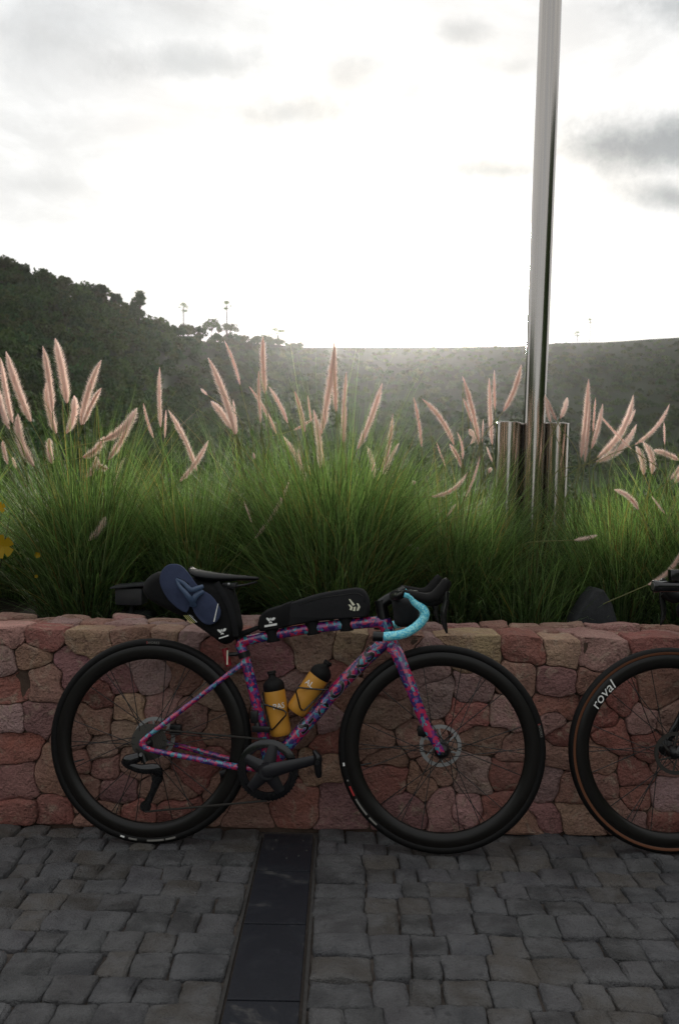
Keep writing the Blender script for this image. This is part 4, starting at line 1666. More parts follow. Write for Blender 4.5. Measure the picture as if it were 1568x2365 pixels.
def make_bicycle(label, mw, paint, tape, tan, full):
    bike = thing('road_bicycle', label, 'bicycle', mw, 'road bicycles leaning on the wall')
    rk = 'rotor' if full else 'chain'
    wr = make_wheel(bike, HUBR, 'rear', tan, True, R(4), rk)
    wf = make_wheel(bike, HUBF, 'front', tan, False, R(0), rk)
    # ---- frame: all tubes in one shell, melted together by a remesh
    seat_top = L(556, 1497)
    head_top, head_bot = L(887, 1430), L(905, 1490)
    tubes = []
    tt = [L(549, 1484), L(610, 1471), L(690, 1456), L(764, 1446), L(857, 1437), L(890, 1438)]
    tubes.append(tube(tt, [.0165, .0175, .018, .0185, .0195, .021], 14, smooth_n=4))
    tubes.append(tube([head_top, head_bot], [.0235, .0250], 16))
    tubes.append(tube([L(899, 1476), L(847, 1520), L(775, 1594), L(716, 1664), L(670, 1716), BB], [.0235, .0235, .0230, .0225, .0225, .025], 16, smooth_n=3))
    tubes.append(tube([L(552, 1484), L(563, 1511), L(578, 1566), L(599, 1650), BB], [.0175, .0175, .0190, .0185, .0215], 14, smooth_n=3))
    tubes.append(lathe([(0.029, -0.043), (0.030, -0.02), (0.030, 0.02), (0.029, 0.043)], BB, (0, 1, 0), 24))
    drop = L(341, 1709)
    for s in (-1, 1):
        tubes.append(tube([L(562, 1533) + Vector((0, s * .010, 0)), L(540, 1548) + Vector((0, s * .030, 0)), L(470, 1602) + Vector((0, s * .040, 0)), L(352, 1693) + Vector((0, s * .066, 0)), Vector((drop.x, s * .067, drop.z))],
                          [.0105, .0095, .0090, .0095, .0105], 10, smooth_n=3))
        tubes.append(tube([Vector((drop.x, s * .067, drop.z)), L(362, 1722) + Vector((0, s * .066, 0)), L(450, 1742) + Vector((0, s * .052, 0)), L(545, 1764) + Vector((0, s * .036, 0)), BB + Vector((-.02, s * .030, 0))],
                          [.0115, .0095, .0100, .0120, .0130], 10, smooth_n=3))
    fr = obj('frame', join(*tubes), paint, bike)
    rm = fr.modifiers.new('melt', 'REMESH')
    rm.mode = 'VOXEL'
    rm.voxel_size = 0.0036
    rm.use_smooth_shade = True
    sm = fr.modifiers.new('ease', 'SMOOTH')
    sm.iterations = 3
    # ---- fork
    crown = L(906, 1492)
    ft = []
    for s in (-1, 1):
        ft.append(tube([crown + Vector((0, s * .014, 0)), L(919, 1512) + Vector((0, s * .034, 0)), L(949, 1586) + Vector((0, s * .046, 0)), L(979, 1663) + Vector((0, s * .052, 0)), L(1012, 1722) + Vector((0, s * .056, 0)), Vector((XF - .002, s * .057, 0.336))],
                       [.0195, .0225, .0200, .0160, .0135, .0125], 12, flat=0.62, flat_dir=(0, 1, 0), smooth_n=3))
    ft.append(tube([crown + Vector((0, -.036, -.004)), crown + Vector((0, .036, -.004))], .020, 12))
    ft.append(tube([head_bot, crown], .0245, 14))
    fk = obj('fork', join(*ft), paint, bike)
    rm = fk.modifiers.new('melt', 'REMESH')
    rm.mode = 'VOXEL'
    rm.voxel_size = 0.0036
    rm.use_smooth_shade = True
    sm = fk.modifiers.new('ease', 'SMOOTH')
    sm.iterations = 2
    for s in (-1, 1):
        obj('thru_axle', lathe([(0.0001, 0.0), (0.0055, 0.0), (0.006, 0.006), (0.0035, 0.0075), (0.0001, 0.006)], (XF, s * 0.0615, 0.34), (0, s, 0), 16), M['black'], bike)
    # ---- seat post and saddle
    obj('seat_post', tube([L(557, 1493), L(545, 1425), L(533, 1352)], [.0145, .0140, .0140], 12), M['carbon'], bike)
    sd = [(443, 1313, .050, .004), (447, 1318, .066, .016), (470, 1322, .068, .020), (500, 1327, .060, .019), (530, 1331, .042, .014), (560, 1334, .026, .010), (585, 1336, .020, .0085), (600, 1338, .014, .006)]
    V, Fc = [], []
    n = 18
    for (px, py, hw, th) in sd:
        c = L(px, py + th * 380)
        for k in range(n):
            a = 2 * PI * k / n
            z = math.sin(a)
            y = math.cos(a) * hw
            zz = th * (z * 0.5 if z > 0 else z * 1.25) - 0.010 * (abs(math.cos(a)) ** 3) * (hw / .07)
            V.append((c.x, y, c.z + zz + 0.008))
    for i in range(len(sd) - 1):
        for k in range(n):
            k2 = (k + 1) % n
            Fc.append((i * n + k, i * n + k2, (i + 1) * n + k2, (i + 1) * n + k))
    Fc.append(tuple(range(n)))
    Fc.append(tuple((len(sd) - 1) * n + k for k in range(n)))
    sa = obj('saddle', (V, Fc), M['saddle'], bike)
    sub = sa.modifiers.new('round', 'SUBSURF')
    sub.levels = sub.render_levels = 1
    rl = []
    for s in (-1, 1):
        rl.append(tube([L(466, 1338) + Vector((0, s * .030, 0)), L(500, 1352) + Vector((0, s * .022, 0)), L(552, 1353) + Vector((0, s * .022, 0)), L(592, 1344) + Vector((0, s * .010, 0))], .0035, 8, smooth_n=4))
    rl.append(box(L(532, 1352), (.022, .028, .010), .004))
    obj('saddle_rail', join(*rl), M['black'], sa)
    # ---- stem, spacers, bar
    clamp = L(912, 1377)
    sh = Vector((0, 0, 0)) if full else Vector((-.05, 0, 0))
    clamp = clamp + sh
    obj('headset_spacer', tube([L(886, 1428), L(881, 1404)], [.021, .020], 16), M['black'], bike)
    st = tube([L(880, 1396), L(893, 1386), clamp], [.020, .0185, .0195], 14, smooth_n=3)
    obj('stem', join(st, tube([L(885, 1420), L(878, 1386)], .0200, 14), tube([clamp + Vector((0, -.03, 0)), clamp + Vector((0, .03, 0))], .0200, 16)), M['black'], bike)
    hb = []
    for s in (-1, 1):
        hb.append(tube([clamp, clamp + Vector((0, s * .10, .004)), clamp + Vector((.006, s * .16, .006)), Vector((sh.x + L(936, 1371, .2).x, s * .196, L(936, 1371, .2).z))], [.0160, .0150, .0135, .0130], 12, smooth_n=5, flat=0.8, flat_dir=(0, 0, 1)))
    bar = obj('handlebar', join(*hb), M['black'], bike)
    path = [(933, 1372), (948, 1377), (958, 1391), (974, 1404), (981, 1417), (975, 1433), (956, 1451), (928, 1465), (885, 1471)]
    rads = [.010, .0110, .0118, .0135, .0140, .0142, .0142, .0142, .0142]
    for s in (-1, 1):
        ps = [Vector((sh.x + L(x, y, .2).x, s * .2, L(x, y, .2).z)) for (x, y) in path]
        pp, rr = catmull(ps, 10, rads)
        # wound tape: a slight ridge at every turn
        Lc = 0.0
        r2 = []
        for i, p in enumerate(pp):
            if i:
                Lc += (p - pp[i - 1]).length
            r2.append(rr[i] * (1 + 0.055 * ((Lc / 0.016) % 1.0)))
        tp_ = obj('bar_tape', tube(pp, r2, 14), tape, bar)
        e0, e1_ = Vector((sh.x + L(885, 1471, .2).x, s * .2, L(885, 1471, .2).z)), Vector((sh.x + L(861, 1469, .2).x, s * .2, L(861, 1469, .2).z))
        obj('bar_plug', tube([e0, e1_], .0150, 14), M['black'], bar)
        # hood and lever
        hp = [(930, 1368), (955, 1376), (985, 1383), (1006, 1378), (1020, 1362), (1031, 1345), (1036, 1339)]
        hr = [.010, .0150, .0185, .0215, .0200, .0160, .0110]
        hd = tube([Vector((sh.x + L(x, y, .2).x, s * .2, L(x, y, .2).z)) for (x, y) in hp], hr, 14, flat=0.78, flat_dir=(0, 1, 0), smooth_n=4)
        body = tube([Vector((sh.x + L(x, y, .2).x, s * .2, L(x, y, .2).z)) for (x, y) in ((962, 1384), (1000, 1390), (1030, 1374))], [.010, .0150, .0135], 12, flat=0.8, flat_dir=(0, 1, 0), smooth_n=3)
        h_ = obj('brake_hood', join(hd, body), M['rubber'], bar)
        lv = tube([Vector((sh.x + L(x, y, .21).x, s * .208, L(x, y, .21).z)) for (x, y) in ((1030, 1366), (1029, 1392), (1024, 1416), (1025, 1436), (1029, 1452), (1032, 1463))], [.0105, .0100, .0112, .0095, .0062, .0030], 10, flat=0.35, flat_dir=(0, 1, 0), smooth_n=4)
        obj('brake_lever', lv, M['gloss_black'], h_)
    if full:
        obj('computer_mount', join(box(clamp + Vector((.045, 0, .016)), (.030, .022, .005), .003), tube([clamp, clamp + Vector((.04, 0, .012))], .005, 8)), M['black'], bar)
    # ---- crank, ring
    yc = -0.047
    ring = [lathe([(0.099, yc - .0015), (0.099, yc + .0015), (0.0965, yc + .003), (0.073, yc + .003), (0.071, yc), (0.073, yc - .003), (0.0965, yc - .003)], BB, (0, 1, 0), 72, closed=True)]
    tv, tf = [], []
    for i in range(50):
        a0, a1, am = 2 * PI * (i - .28) / 50, 2 * PI * (i + .28) / 50, 2 * PI * i / 50
        k = len(tv)
        for yy in (yc - .001, yc + .001):
            for (a, r) in ((a0, .098), (a1, .098), (am, .1035)):
                tv.append(BB + Vector((math.cos(a) * r, yy, math.sin(a) * r)))
        tf += [(k, k + 1, k + 2), (k + 5, k + 4, k + 3), (k, k + 3, k + 4, k + 1), (k + 1, k + 4, k + 5, k + 2), (k + 2, k + 5, k + 3, k)]
    ring.append((tv, tf))
    obj('chainring', join(*ring), M['gloss_black'], bike)
    ped = L(736, 1752, .075)
    ca = math.atan2(ped.z - BB.z, ped.x - BB.x)
    arms = []
    for i in range(4):
        a = ca + R(62) + i * R(75)
        arms.append(tube([BB + Vector((0, yc - .008, 0)), BB + Vector((math.cos(a) * .05, yc - .006, math.sin(a) * .05)), BB + Vector((math.cos(a) * .082, yc - .002, math.sin(a) * .082))], [.027, .019, .015], 8, flat=0.35, flat_dir=(0, 1, 0), smooth_n=2))
    dirc = Vector((math.cos(ca), 0, math.sin(ca)))
    clen = (Vector((ped.x, 0, ped.z)) - Vector((BB.x, 0, BB.z))).length
    arms.append(tube([BB + Vector((0, -.066, 0)) - dirc * .018, BB + Vector((0, -.068, 0)), BB + dirc * clen * .5 + Vector((0, -.073, 0)), BB + dirc * clen * .93 + Vector((0, -.078, 0)), BB + dirc * (clen + .012) + Vector((0, -.079, 0))], [.016, .0255, .0185, .0150, .010], 12, flat=0.42, flat_dir=(0, 1, 0), smooth_n=3))
    arms.append(lathe([(.026, -.074), (.030, -.060), (.028, -.048)], BB, (0, 1, 0), 24))
    cr = obj('crank_arm', join(*arms), M['grey_crank'], bike)
    la = [tube([BB + Vector((0, .066, 0)), BB - dirc * clen * .5 + Vector((0, .072, 0)), BB - dirc * (clen + .012) + Vector((0, .078, 0))], [.022, .0165, .012], 10, flat=0.42, flat_dir=(0, 1, 0))]
    cl_ = obj('crank_arm', join(*la), M['grey_crank'], bike)
    for (c0, s, par) in ((BB + dirc * clen + Vector((0, -.084, 0)), -1, cr), (BB - dirc * clen + Vector((0, .084, 0)), 1, cl_)):
        V = [tube([c0, c0 + Vector((0, s * .052, 0))], [.0085, .0075], 10)]
        up_ = Vector((-.028, 0, .96)).normalized() if s < 0 else Vector((.2, 0, 1)).normalized()
        q = c0 + Vector((0, s * .028, 0))
        V.append(tube([q + up_ * .034 + Vector((-.012, 0, 0)), q + up_ * .012, q - up_ * .012, q - up_ * .038 + Vector((.002, 0, 0)), q - up_ * .050 + Vector((.004, 0, 0))], [.006, .0135, .013, .0115, .0075], 10, flat=1.5, flat_dir=(0, 1, 0), smooth_n=3))
        V.append(tube([c0 + Vector((0, s * .004, 0)), c0 + Vector((0, s * .010, 0))], [.013, .013], 14))
        obj('pedal', join(*V), M['black'], par)
    # ---- cassette, chain, derailleurs, calipers
    cs = []
    for i, r in enumerate((.060, .053, .047, .041, .036, .031, .027, .023)):
        y_ = -0.022 - i * .0033
        cs.append(lathe([(r, y_ - .0008), (r, y_ + .0008), (r - .010, y_ + .0008), (r - .010, y_ - .0008)], HUBR, (0, 1, 0), 40, closed=True))
    obj('cassette', join(*cs), M['cass'], wr)
    pu1, pu2 = L(364, 1798, .045), L(336, 1862, .045)
    obj('chain', join(tube([HUBR + Vector((.01, -.040, .047)), BB + Vector((-.01, yc, .098))], .0034, 6), tube([pu2 + Vector((.0, 0, -.018)), BB + Vector((.0, yc, -.099))], .0034, 6),
                      tube([pu1 + Vector((.014, 0, 0)), pu2 + Vector((.016, 0, .01))], .0034, 6), tube([HUBR + Vector((-.040, -.040, -.02)), pu1 + Vector((-.016, 0, .004))], .0034, 6)), M['chain'], bike)
    rd = [tube([L(322, 1748, .075), L(296, 1757, .078), L(286, 1764, .075)], [.016, .020, .012], 12, flat=0.7, flat_dir=(0, 1, 0), smooth_n=3),
          tube([L(292, 1764, .078), L(325, 1776, .078), L(360, 1776, .07), L(368, 1790, .062)], [.013, .015, .019, .014], 12, flat=0.65, flat_dir=(0, 1, 0), smooth_n=3),
          tube([L(330, 1742, .07), L(335, 1760, .07)], [.010, .012], 10, flat=.6, flat_dir=(0, 1, 0)),
          tube([L(366, 1792, .056), L(352, 1828, .056), L(338, 1862, .056)], [.016, .0085, .013], 12, flat=0.28, flat_dir=(0, 1, 0), smooth_n=3),
          tube([L(366, 1792, .034), L(352, 1828, .034), L(338, 1862, .034)], [.016, .0085, .013], 12, flat=0.2, flat_dir=(0, 1, 0), smooth_n=3)]
    for p_ in (L(364, 1798, .045), L(337, 1862, .045)):
        rd.append(lathe([(.019, -.002), (.019, .002)], p_, (0, 1, 0), 18))
    rdo = obj('rear_derailleur', join(*rd), M['gloss_black'], bike)
    obj('bolt', lathe([(.0001, 0), (.0028, 0), (.0032, .002), (.006, .002), (.006, -.004), (.0001, -.004)], L(326, 1743, .084), (0, -1, 0), 16), M['steel'], rdo)
    fd = [box(L(588, 1655, .035), (.012, .012, .020), .004), box(L(603, 1684, .045), (.030, .006, .010), .003), tube([L(586, 1650, .03), L(600, 1690, .042)], [.010, .008], 10)]
    obj('front_derailleur', join(*fd), M['black'], bike)
    for (p_, hx) in ((L(407, 1684, -.045), .020), (L(974, 1688, -.047), .015)):
        obj('brake_caliper', join(box(p_, (hx, .014, .017), .006), tube([p_ + Vector((-.01, 0, .012)), p_ + Vector((.014, 0, -.014))], .013, 10)), M['black'], bike)
    return bike, wr, wf, fr


bike, wr, wf, fr = make_bicycle('pink, navy and teal camouflage road bicycle loaded with black bags and two bottles', MB, M['camo'], M['tape'], False, True)
E1, E2, NR = Vector((1, 0, 0)), Vector((0, 0, 1)), Vector((0, -1, 0))


# lettering on the down tube, wound on its surface
def tube_text(s, p0, p1, rad, h, parent, mat, shear, shift=0.0, stretch=1.0, bold=0.0):
    V, Fc = text_geo(s, shear, bold)
    x0, x1 = min(v.x for v in V), max(v.x for v in V)
    ax = (p1 - p0).normalized()
    upv = Vector((-ax.z, 0, ax.x))
    Lt = (p1 - p0).length
    out = []
    for v in V:
        a = (v.y - 0.5) * h / rad + shift
        c = p0 + ax * ((v.x - x0) / (x1 - x0) * Lt)
        out.append(c + upv * (rad * math.sin(a)) + Vector((0, -1, 0)) * (rad * math.cos(a)))
    return obj('lettering', (out, Fc), mat, parent, smooth=False)


tube_text('S-WORKS', L(693, 1688), L(865, 1500), .0244, .042, fr, M['pale_edge'], 0.2, shift=0.2, bold=0.05)
tube_text('S-WORKS', L(694, 1687), L(864, 1501), .0248, .041, fr, M['decal'], 0.2, shift=0.2, bold=0.03)
# small print on the tyres
tyc = 0.0150
for (whl, hub, a) in ((wr, HUBR, R(90.5)), (wf, HUBF, R(13.5))):
    g = arc_text('S', hub, .3235, a + R(2.6), .008, E1, E2, NR, tyc + .0006)
    obj('lettering', g, M['red_print'], whl, smooth=False)
    g = arc_text('-WORKS', hub, .3235, a - R(.9), .008, E1, E2, NR, tyc + .0006)
    obj('lettering', g, M['grey_print'], whl, smooth=False)
for (whl, hub, marks) in ((wr, HUBR, ((-106, -103.5, M['white']), (-101, -96, M['grey_print']), (-90, -80, M['grey_print']), (-79, -73, M['grey_print']))),
                          (wf, HUBF, ((189, 191, M['white']), (199, 200, M['grey_print']), (203, 209, M['red_print']), (211, 222, M['grey_print']), (224, 230, M['grey_print'])))):
    for (a0, a1, mt) in marks:
        obj('tyre_print', arc_bar(hub, .3215, .3275, R(a0), R(a1), E1, E2, NR, tyc + .0006), mt, whl, smooth=False)

# tail light on the seat post, clamp band, bottle cages
tl0, tl1 = L(519, 1497, .0), L(529, 1538, .0)
tl = obj('rear_light', tube([tl0, tl1], [.0105, .0105], 16), M['red_lens'], bike)
obj('light_strip', box((tl0 + tl1) / 2 + Vector((.004, -.0105, 0)), (.0022, .001, .024)), M['cream'], tl, smooth=False)
obj('light_band', join(tube([L(525, 1512), L(556, 1510)], .007, 8), tube([L(562, 1505), L(566, 1518)], .0215, 16)), M['black'], bike)


def bottle_cage(loop):
    geos = []
    for s in (-1, 1):
        pts_ = [Vector((L(x, y, .037).x, s * w, L(x, y, .037).z)) for (x, y, w) in loop]
        geos.append(tube(pts_, .0028, 8))
    return obj('bottle_cage', join(*geos), M['gloss_black'], bike)


c1 = bottle_cage([(606, 1618, .026), (610, 1627, .034), (655, 1640, .040), (661, 1645, .040), (660, 1652, .040), (632, 1683, .036), (627, 1687, .030), (622, 1680, .027), (612, 1640, .026), (606, 1600, .022)])
c2 = bottle_cage([(757, 1594, .024), (740, 1593, .033), (692, 1588, .040), (686, 1590, .040), (684, 1597, .040), (693, 1634, .038), (697, 1640, .036), (703, 1641, .031), (730, 1615, .026), (762, 1580, .022)])


def make_bottle(name, label, cap_px, bot_px, txt, tx_h, tx_r):
    top, bot = L(*cap_px), L(*bot_px)
    ax = (top - bot).normalized()
    Lh = (top - bot).length
    mw = MB @ Matrix.Translation(bot)
    b = thing(name, label, 'bottle', mw, 'amber bottles in the frame')
    r = .0355
    hb = Lh * .70
    prof = [(.001, 0), (r * .86, .0), (r * .97, .006), (r, .016), (r, hb * .42), (r * .985, hb * .45), (r * .985, hb * .50), (r, hb * .53), (r, hb - .008), (r * .96, hb), (.001, hb)]
    body = obj('bottle_body', lathe(prof, (0, 0, 0), ax, 40), M['bottle'], b)
    cap = [(r * .97, hb + .0005), (r * 1.0, hb + .004), (r * 1.0, hb + .018), (r * .92, hb + .026), (r * .62, hb + .036), (.016, hb + .040), (.0125, hb + .044), (.0125, Lh - .010), (.0155, Lh - .008), (.014, Lh), (.001, Lh)]
    obj('cap', lathe(cap, (0, 0, 0), ax, 32), M['rubber'], b)
    V, Fc = text_geo(txt, 0.0, 0.01)
    x0, x1 = min(v.x for v in V), max(v.x for v in V)
    side = Vector((ax.z, 0, -ax.x))
    out = []
    for v in V:
        a = (v.x - (x0 + x1) / 2) * tx_h / r + tx_r[0]
        out.append(ax * (tx_r[1] * Lh + v.y * tx_h) + side * (math.sin(a) * (r + .0008)) + Vector((0, -1, 0)) * (math.cos(a) * (r + .0008)))
    obj('lettering', (out, Fc), M['white'], body, smooth=False)
    return b


make_bottle('water_bottle', 'amber bottle with black cap, upright in the cage on the seat tube', (627, 1550), (649, 1697), 'PAS', .018, (0.38, .43))
make_bottle('water_bottle', 'amber bottle with black cap, slanting in the cage on the down tube', (759, 1528), (683, 1643), 'AL', .019, (-0.40, .50))


# ------------------------------------------------------------------ bags on the bicycle
def P2(px, py, w=0.0):
    p = L(px, py, w)
    return (p.x, p.z)


def bag_thing(name, label, cat, at):
    a = L(*at)
    return thing(name, label, cat, MB @ Matrix.Translation((a.x, 0, a.z))), Vector((a.x, 0, a.z))


def rel(geo, o):
    return [Vector(v) - o for v in geo[0]], geo[1]


def smooth_closed(pts_, n=3):
    P = [Vector((p[0], p[1], 0)) for p in pts_]
    out = []
    m = len(P)
    for i in range(m):
        a, b, c, d = P[i - 1], P[i], P[(i + 1) % m], P[(i + 2) % m]
        for k in range(n):
            t = k / n
            q = 0.5 * ((2 * b) + (c - a) * t + (2 * a - 5 * b + 4 * c - d) * t * t + (3 * b - a - 3 * c + d) * t ** 3)
            out.append((q.x, q.y))
    return out


def flat_poly(pts_, w, o, proud=0.0):
    V = [L(x, y, w) for (x, y) in pts_]
    return [v - o for v in V], [tuple(range(len(V)))]


sb, so_ = bag_thing('saddle_bag', 'bulky black saddle bag hanging under the saddle', 'bag', (523, 1488))
ol = smooth_closed([P2(*p) for p in ((333, 1358), (342, 1336), (366, 1320), (400, 1322), (440, 1332), (480, 1336), (515, 1346), (540, 1362), (551, 1392), (558, 1430), (561, 1452), (545, 1476), (523, 1488), (503, 1476), (452, 1441), (418, 1421), (368, 1396), (342, 1378))], 2)
obj('bag_body', rel(pillow(ol, .062, .040, 4, 1.0), so_), M['bag'], sb)
WB = .063


def bag_logo(parent, o, cx, cy, s, w, rot, bar):
    """three-leaf mark with a bar of small print below"""
    V, Fc = [], []
    for (a, ln) in ((145, 1.0), (35, 1.1), (92, .62), (-60, .55), (-115, .55), (180, .5)):
        a = R(a + rot)
        d, n_ = (math.cos(a), -math.sin(a)), (math.sin(a), math.cos(a))
        k = len(V)
        for (u, v) in ((.1, 0), (.55, .26), (1, 0.1), (.9, -.15), (.5, -.26)):
            V.append(L(cx + s * ln * (d[0] * u + n_[0] * v), cy + s * ln * (d[1] * u + n_[1] * v), w) - o)
        Fc.append((k, k + 1, k + 2, k + 3, k + 4))
    obj('logo', (V, Fc), M['white'], parent, smooth=False)
    (x0, y0, x1, y1, h) = bar
    V, Fc = text_geo('IIIIIII')[0], None
    obj('logo_bar', flat_poly([(x0, y0), (x1, y1), (x1, y1 + h), (x0, y0 + h)], w, o), M['white'], parent, smooth=False)


bag_logo(sb, so_, 513, 1460, 12, WB + .001, 8, (506, 1473, 528, 1466, 3))
for i, (a, b, c, d) in enumerate(((421, 1421, 452, 1441), (430, 1420, 447, 1436), (427, 1420, 441, 1438), (424, 1421, 436, 1438))):
    pass
for i in range(6):
    x0, y0 = 424 + i * 4.2, 1421 - i * .25
    x1, y1 = 441 + i * 4.4, 1440.5 - i * 1.0
    obj('reflective_stripe', flat_poly([(x0, y0), (x0 + 2.2, y0 - .2), (x1 + 2.0, y1 - .5), (x1, y1)], WB - .004, so_), M['yellowish'] if i < 3 else M['white'], sb, smooth=False)
obj('side_strap', rel(tube([L(500, 1345, WB), L(528, 1395, WB + .002), L(541, 1440, WB), L(545, 1470, WB - .012)], [.010] * 4, 8, flat=.15, flat_dir=(0, 1, 0), smooth_n=3), so_), M['bag_grey'], sb)
obj('post_strap', rel(tube([L(545, 1470, .0), L(575, 1458, .02), L(600, 1448, .015)], [.012, .009, .007], 10, smooth_n=3), so_), M['bag'], sb)
obj('buckle', rel(box(L(529, 1349, .05), (.004, .004, .004), .0015), so_), M['steel'], sb)

obj('seam', rel(tube([L(366, 1323, WB * .55), L(352, 1345, WB * .62), L(352, 1368, WB * .66), L(366, 1390, WB * .6)], .0016, 6, smooth_n=4), so_), M['bag_grey'], sb)
# flip-flop strapped on the bag's side
ff_, fo_ = bag_thing('flip_flop', 'dark blue flip-flop strapped to the side of the saddle bag', 'sandal', (475, 1440))
Wf = WB + .004
ol = smooth_closed([P2(*p, Wf) for p in ((403, 1302), (420, 1306), (436, 1322), (450, 1342), (458, 1352), (470, 1363), (488, 1374), (503, 1392), (511, 1410), (508, 1428), (496, 1440), (478, 1442), (462, 1430), (450, 1413), (446, 1402), (440, 1402), (432, 1415), (412, 1404), (391, 1385), (375, 1357), (371, 1335), (377, 1316), (389, 1305))], 2)
obj('sole', rel(prism(ol, -Wf - .014, -Wf, .004), fo_), M['eva'], ff_)
ys = Wf + .015
obj('thong_strap', rel(join(
    tube([L(408, 1338, ys), L(424, 1346, ys + .012), L(441, 1362, ys + .020), L(455, 1359, ys + .016), L(469, 1354, ys - .004)], [.005, .006, .008, .008, .0065], 10, flat=.55, flat_dir=(0, 1, 0), smooth_n=4),
    tube([L(408, 1338, ys), L(416, 1354, ys + .010), L(430, 1370, ys + .020), L(440, 1384, ys + .018), L(450, 1400, ys + .002)], [.005, .006, .008, .009, .008], 10, flat=.55, flat_dir=(0, 1, 0), smooth_n=4),
    tube([L(470, 1366, ys), L(455, 1374, ys + .012), L(447, 1386, ys + .012), L(444, 1400, ys)], [.007, .009, .010, .008], 10, flat=.6, flat_dir=(0, 1, 0), smooth_n=4)), fo_), M['eva_strap'], ff_)
obj('strap_gap_shade', rel(flat_pts := (lambda g: g)(flat_poly([(409, 1333), (425, 1340), (436, 1347), (439, 1358), (437, 1366), (428, 1358), (420, 1348)], ys - .0002, Vector((0, 0, 0)))), fo_), M['rubber'], ff_, smooth=False)  # flat black patch painting the shade in the gap under the strap
obj('heel_stripe', flat_poly([(503, 1394), (505, 1394), (496, 1436), (493, 1436)], ys, fo_), M['white'], ff_, smooth=False)

# long bag on the top tube
tb, to_ = bag_thing('top_tube_bag', 'long black bag strapped along the top tube', 'bag', (735, 1446))
ol = smooth_closed([P2(*p) for p in ((598, 1452), (601, 1425), (618, 1408), (650, 1398), (681, 1388), (727, 1373), (760, 1366), (795, 1361), (822, 1357), (842, 1362), (852, 1380), (855, 1402), (851, 1420), (840, 1424), (764, 1431), (690, 1442), (640, 1450), (610, 1456))], 2)
obj('bag_body', rel(pillow(ol, .030, .012, 4, 1.3), to_), M['bag_grey'], tb)
obj('bag_panel', rel(pillow(smooth_closed([P2(*p) for p in ((597, 1453), (600, 1425), (618, 1407), (650, 1397), (676, 1388), (677, 1415), (674, 1445), (640, 1451), (610, 1457))], 2), .0312, .012, 4, 1.3), to_), M['bag'], tb)
obj('zip', rel(tube([L(x, y + 9, .0300) for (x, y) in ((690, 1388), (727, 1376), (760, 1369), (795, 1364), (824, 1361), (838, 1368))], .0016, 6, smooth_n=4), to_), M['gloss_black'], tb)
obj('zip_pull', rel(box(L(842, 1384, .031), (.0022, .001, .008), .0006), to_), M['bag_grey'], tb)
for (xa, ya, xb, yb) in ((624, 1446, 632, 1482), (717, 1436, 725, 1465), (795, 1424, 801, 1457)):
    a, b = L(xa + 3, ya, 0), L(xb, yb, 0)
    obj('strap', rel(tube([a, (a + b) / 2, b], [.0245, .0235, .0225], 16), to_), M['bag'], tb)
V, Fc = [], []
for q in (((805, 1383), (809, 1384), (820, 1397), (814, 1399)), ((804, 1396), (808, 1396), (815, 1402), (812, 1410), (807, 1408), (809, 1403)), ((817, 1402), (822, 1401), (820, 1411), (815, 1411)),
          ((823, 1393), (828, 1394), (832, 1402), (828, 1410), (823, 1409), (827, 1402)), ((826, 1401), (829, 1400), (826, 1411), (823, 1410))):
    k = len(V)
    V += [L(x, y, .0308) - to_ for (x, y) in q]
    Fc.append(tuple(range(k, k + len(q))))
obj('logo', (V, Fc), M['cream'], tb, smooth=False)
bag_logo(tb, to_, 625, 1434, 12, .0316, 0, (611, 1444, 640, 1439, 5))

# small bag hanging in front of the head tube
hbag, ho_ = bag_thing('handlebar_bag', 'small charcoal bag hanging from the handlebar inside the cyan drop', 'bag', (935, 1438))
ol = smooth_closed([P2(*p) for p in ((905, 1384), (930, 1376), (955, 1382), (966, 1400), (965, 1425), (952, 1440), (925, 1444), (910, 1436), (908, 1410))], 2)
obj('bag_body', rel(pillow(ol, .135, .020, 4, 2.0), ho_), M['bag_grey'], hbag)

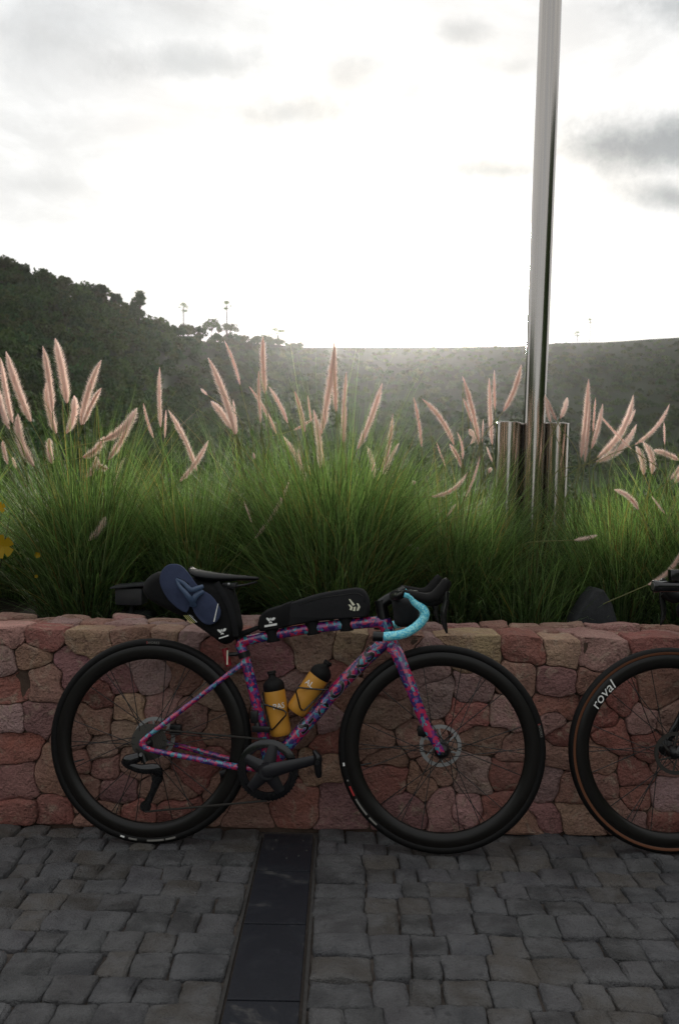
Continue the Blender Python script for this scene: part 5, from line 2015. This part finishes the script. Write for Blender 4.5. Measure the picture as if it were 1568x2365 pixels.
# ------------------------------------------------------------------ second bicycle, facing left, at the right edge
hub2 = at_y(1545, 1743, 2.865 + .34 * math.sin(LEAN))
X2 = Vector((-1, -0.02, 0)).normalized()
Z2 = Vector((0, math.sin(LEAN), math.cos(LEAN)))
X2 = (X2 - Z2 * X2.dot(Z2)).normalized()
Y2 = Z2.cross(X2)
org2 = hub2 - Z2 * .34 - X2 * XF
org2.z = 0.002
M2 = Matrix(((X2.x, Y2.x, Z2.x, org2.x), (X2.y, Y2.y, Z2.y, org2.y), (X2.z, Y2.z, Z2.z, org2.z), (0, 0, 0, 1)))
b2, wr2, wf2, fr2 = make_bicycle('dark road bicycle with tan-walled tyres, cut off by the right edge', M2, M['gloss_black'], M['rubber'], True, False)
g = arc_text('roval', HUBF, .2790, R(141), .0330, Vector((-1, 0, 0)), Vector((0, 0, 1)), Vector((0, 1, 0)), .0158, shear=0.15, width=1.08)
obj('lettering', g, M['white'], wf2, smooth=False)
lt = obj('front_light', join(lathe([(.001, 0), (.014, 0), (.017, .01), (.018, .07), (.020, .078), (.020, .088), (.018, .09), (.001, .089)], (XF + .012, .12, .888), (1, 0, 0), 20), box((XF + .03, .12, .925), (.020, .014, .018), .004),
                              tube([Vector((XF + .03, .12, .905)), Vector((XF - .03, .12, .955))], .008, 8)), M['gloss_black'], b2)
obj('lens', lathe([(.0001, 0), (.013, 0), (.013, .002), (.0001, .003)], (XF + .1015, .12, .888), (1, 0, 0), 16), M['steel'], lt)

# ------------------------------------------------------------------ haze
hz = obj('haze', box((0, 780, 75), (2400, 900, 76.6)), None, smooth=False)
tag(hz, kind='stuff')
hm = bpy.data.materials.new('haze')
hm.use_nodes = True
hm.node_tree.nodes.clear()
ho = hm.node_tree.nodes.new('ShaderNodeOutputMaterial')
hv = hm.node_tree.nodes.new('ShaderNodeVolumePrincipled')
hv.inputs['Color'].default_value = (0.93, 0.94, 0.95, 1)
hv.inputs['Density'].default_value = 0.00006
hv.inputs['Anisotropy'].default_value = 0.85
hm.node_tree.links.new(hv.outputs[0], ho.inputs['Volume'])
hz.data.materials.append(hm)
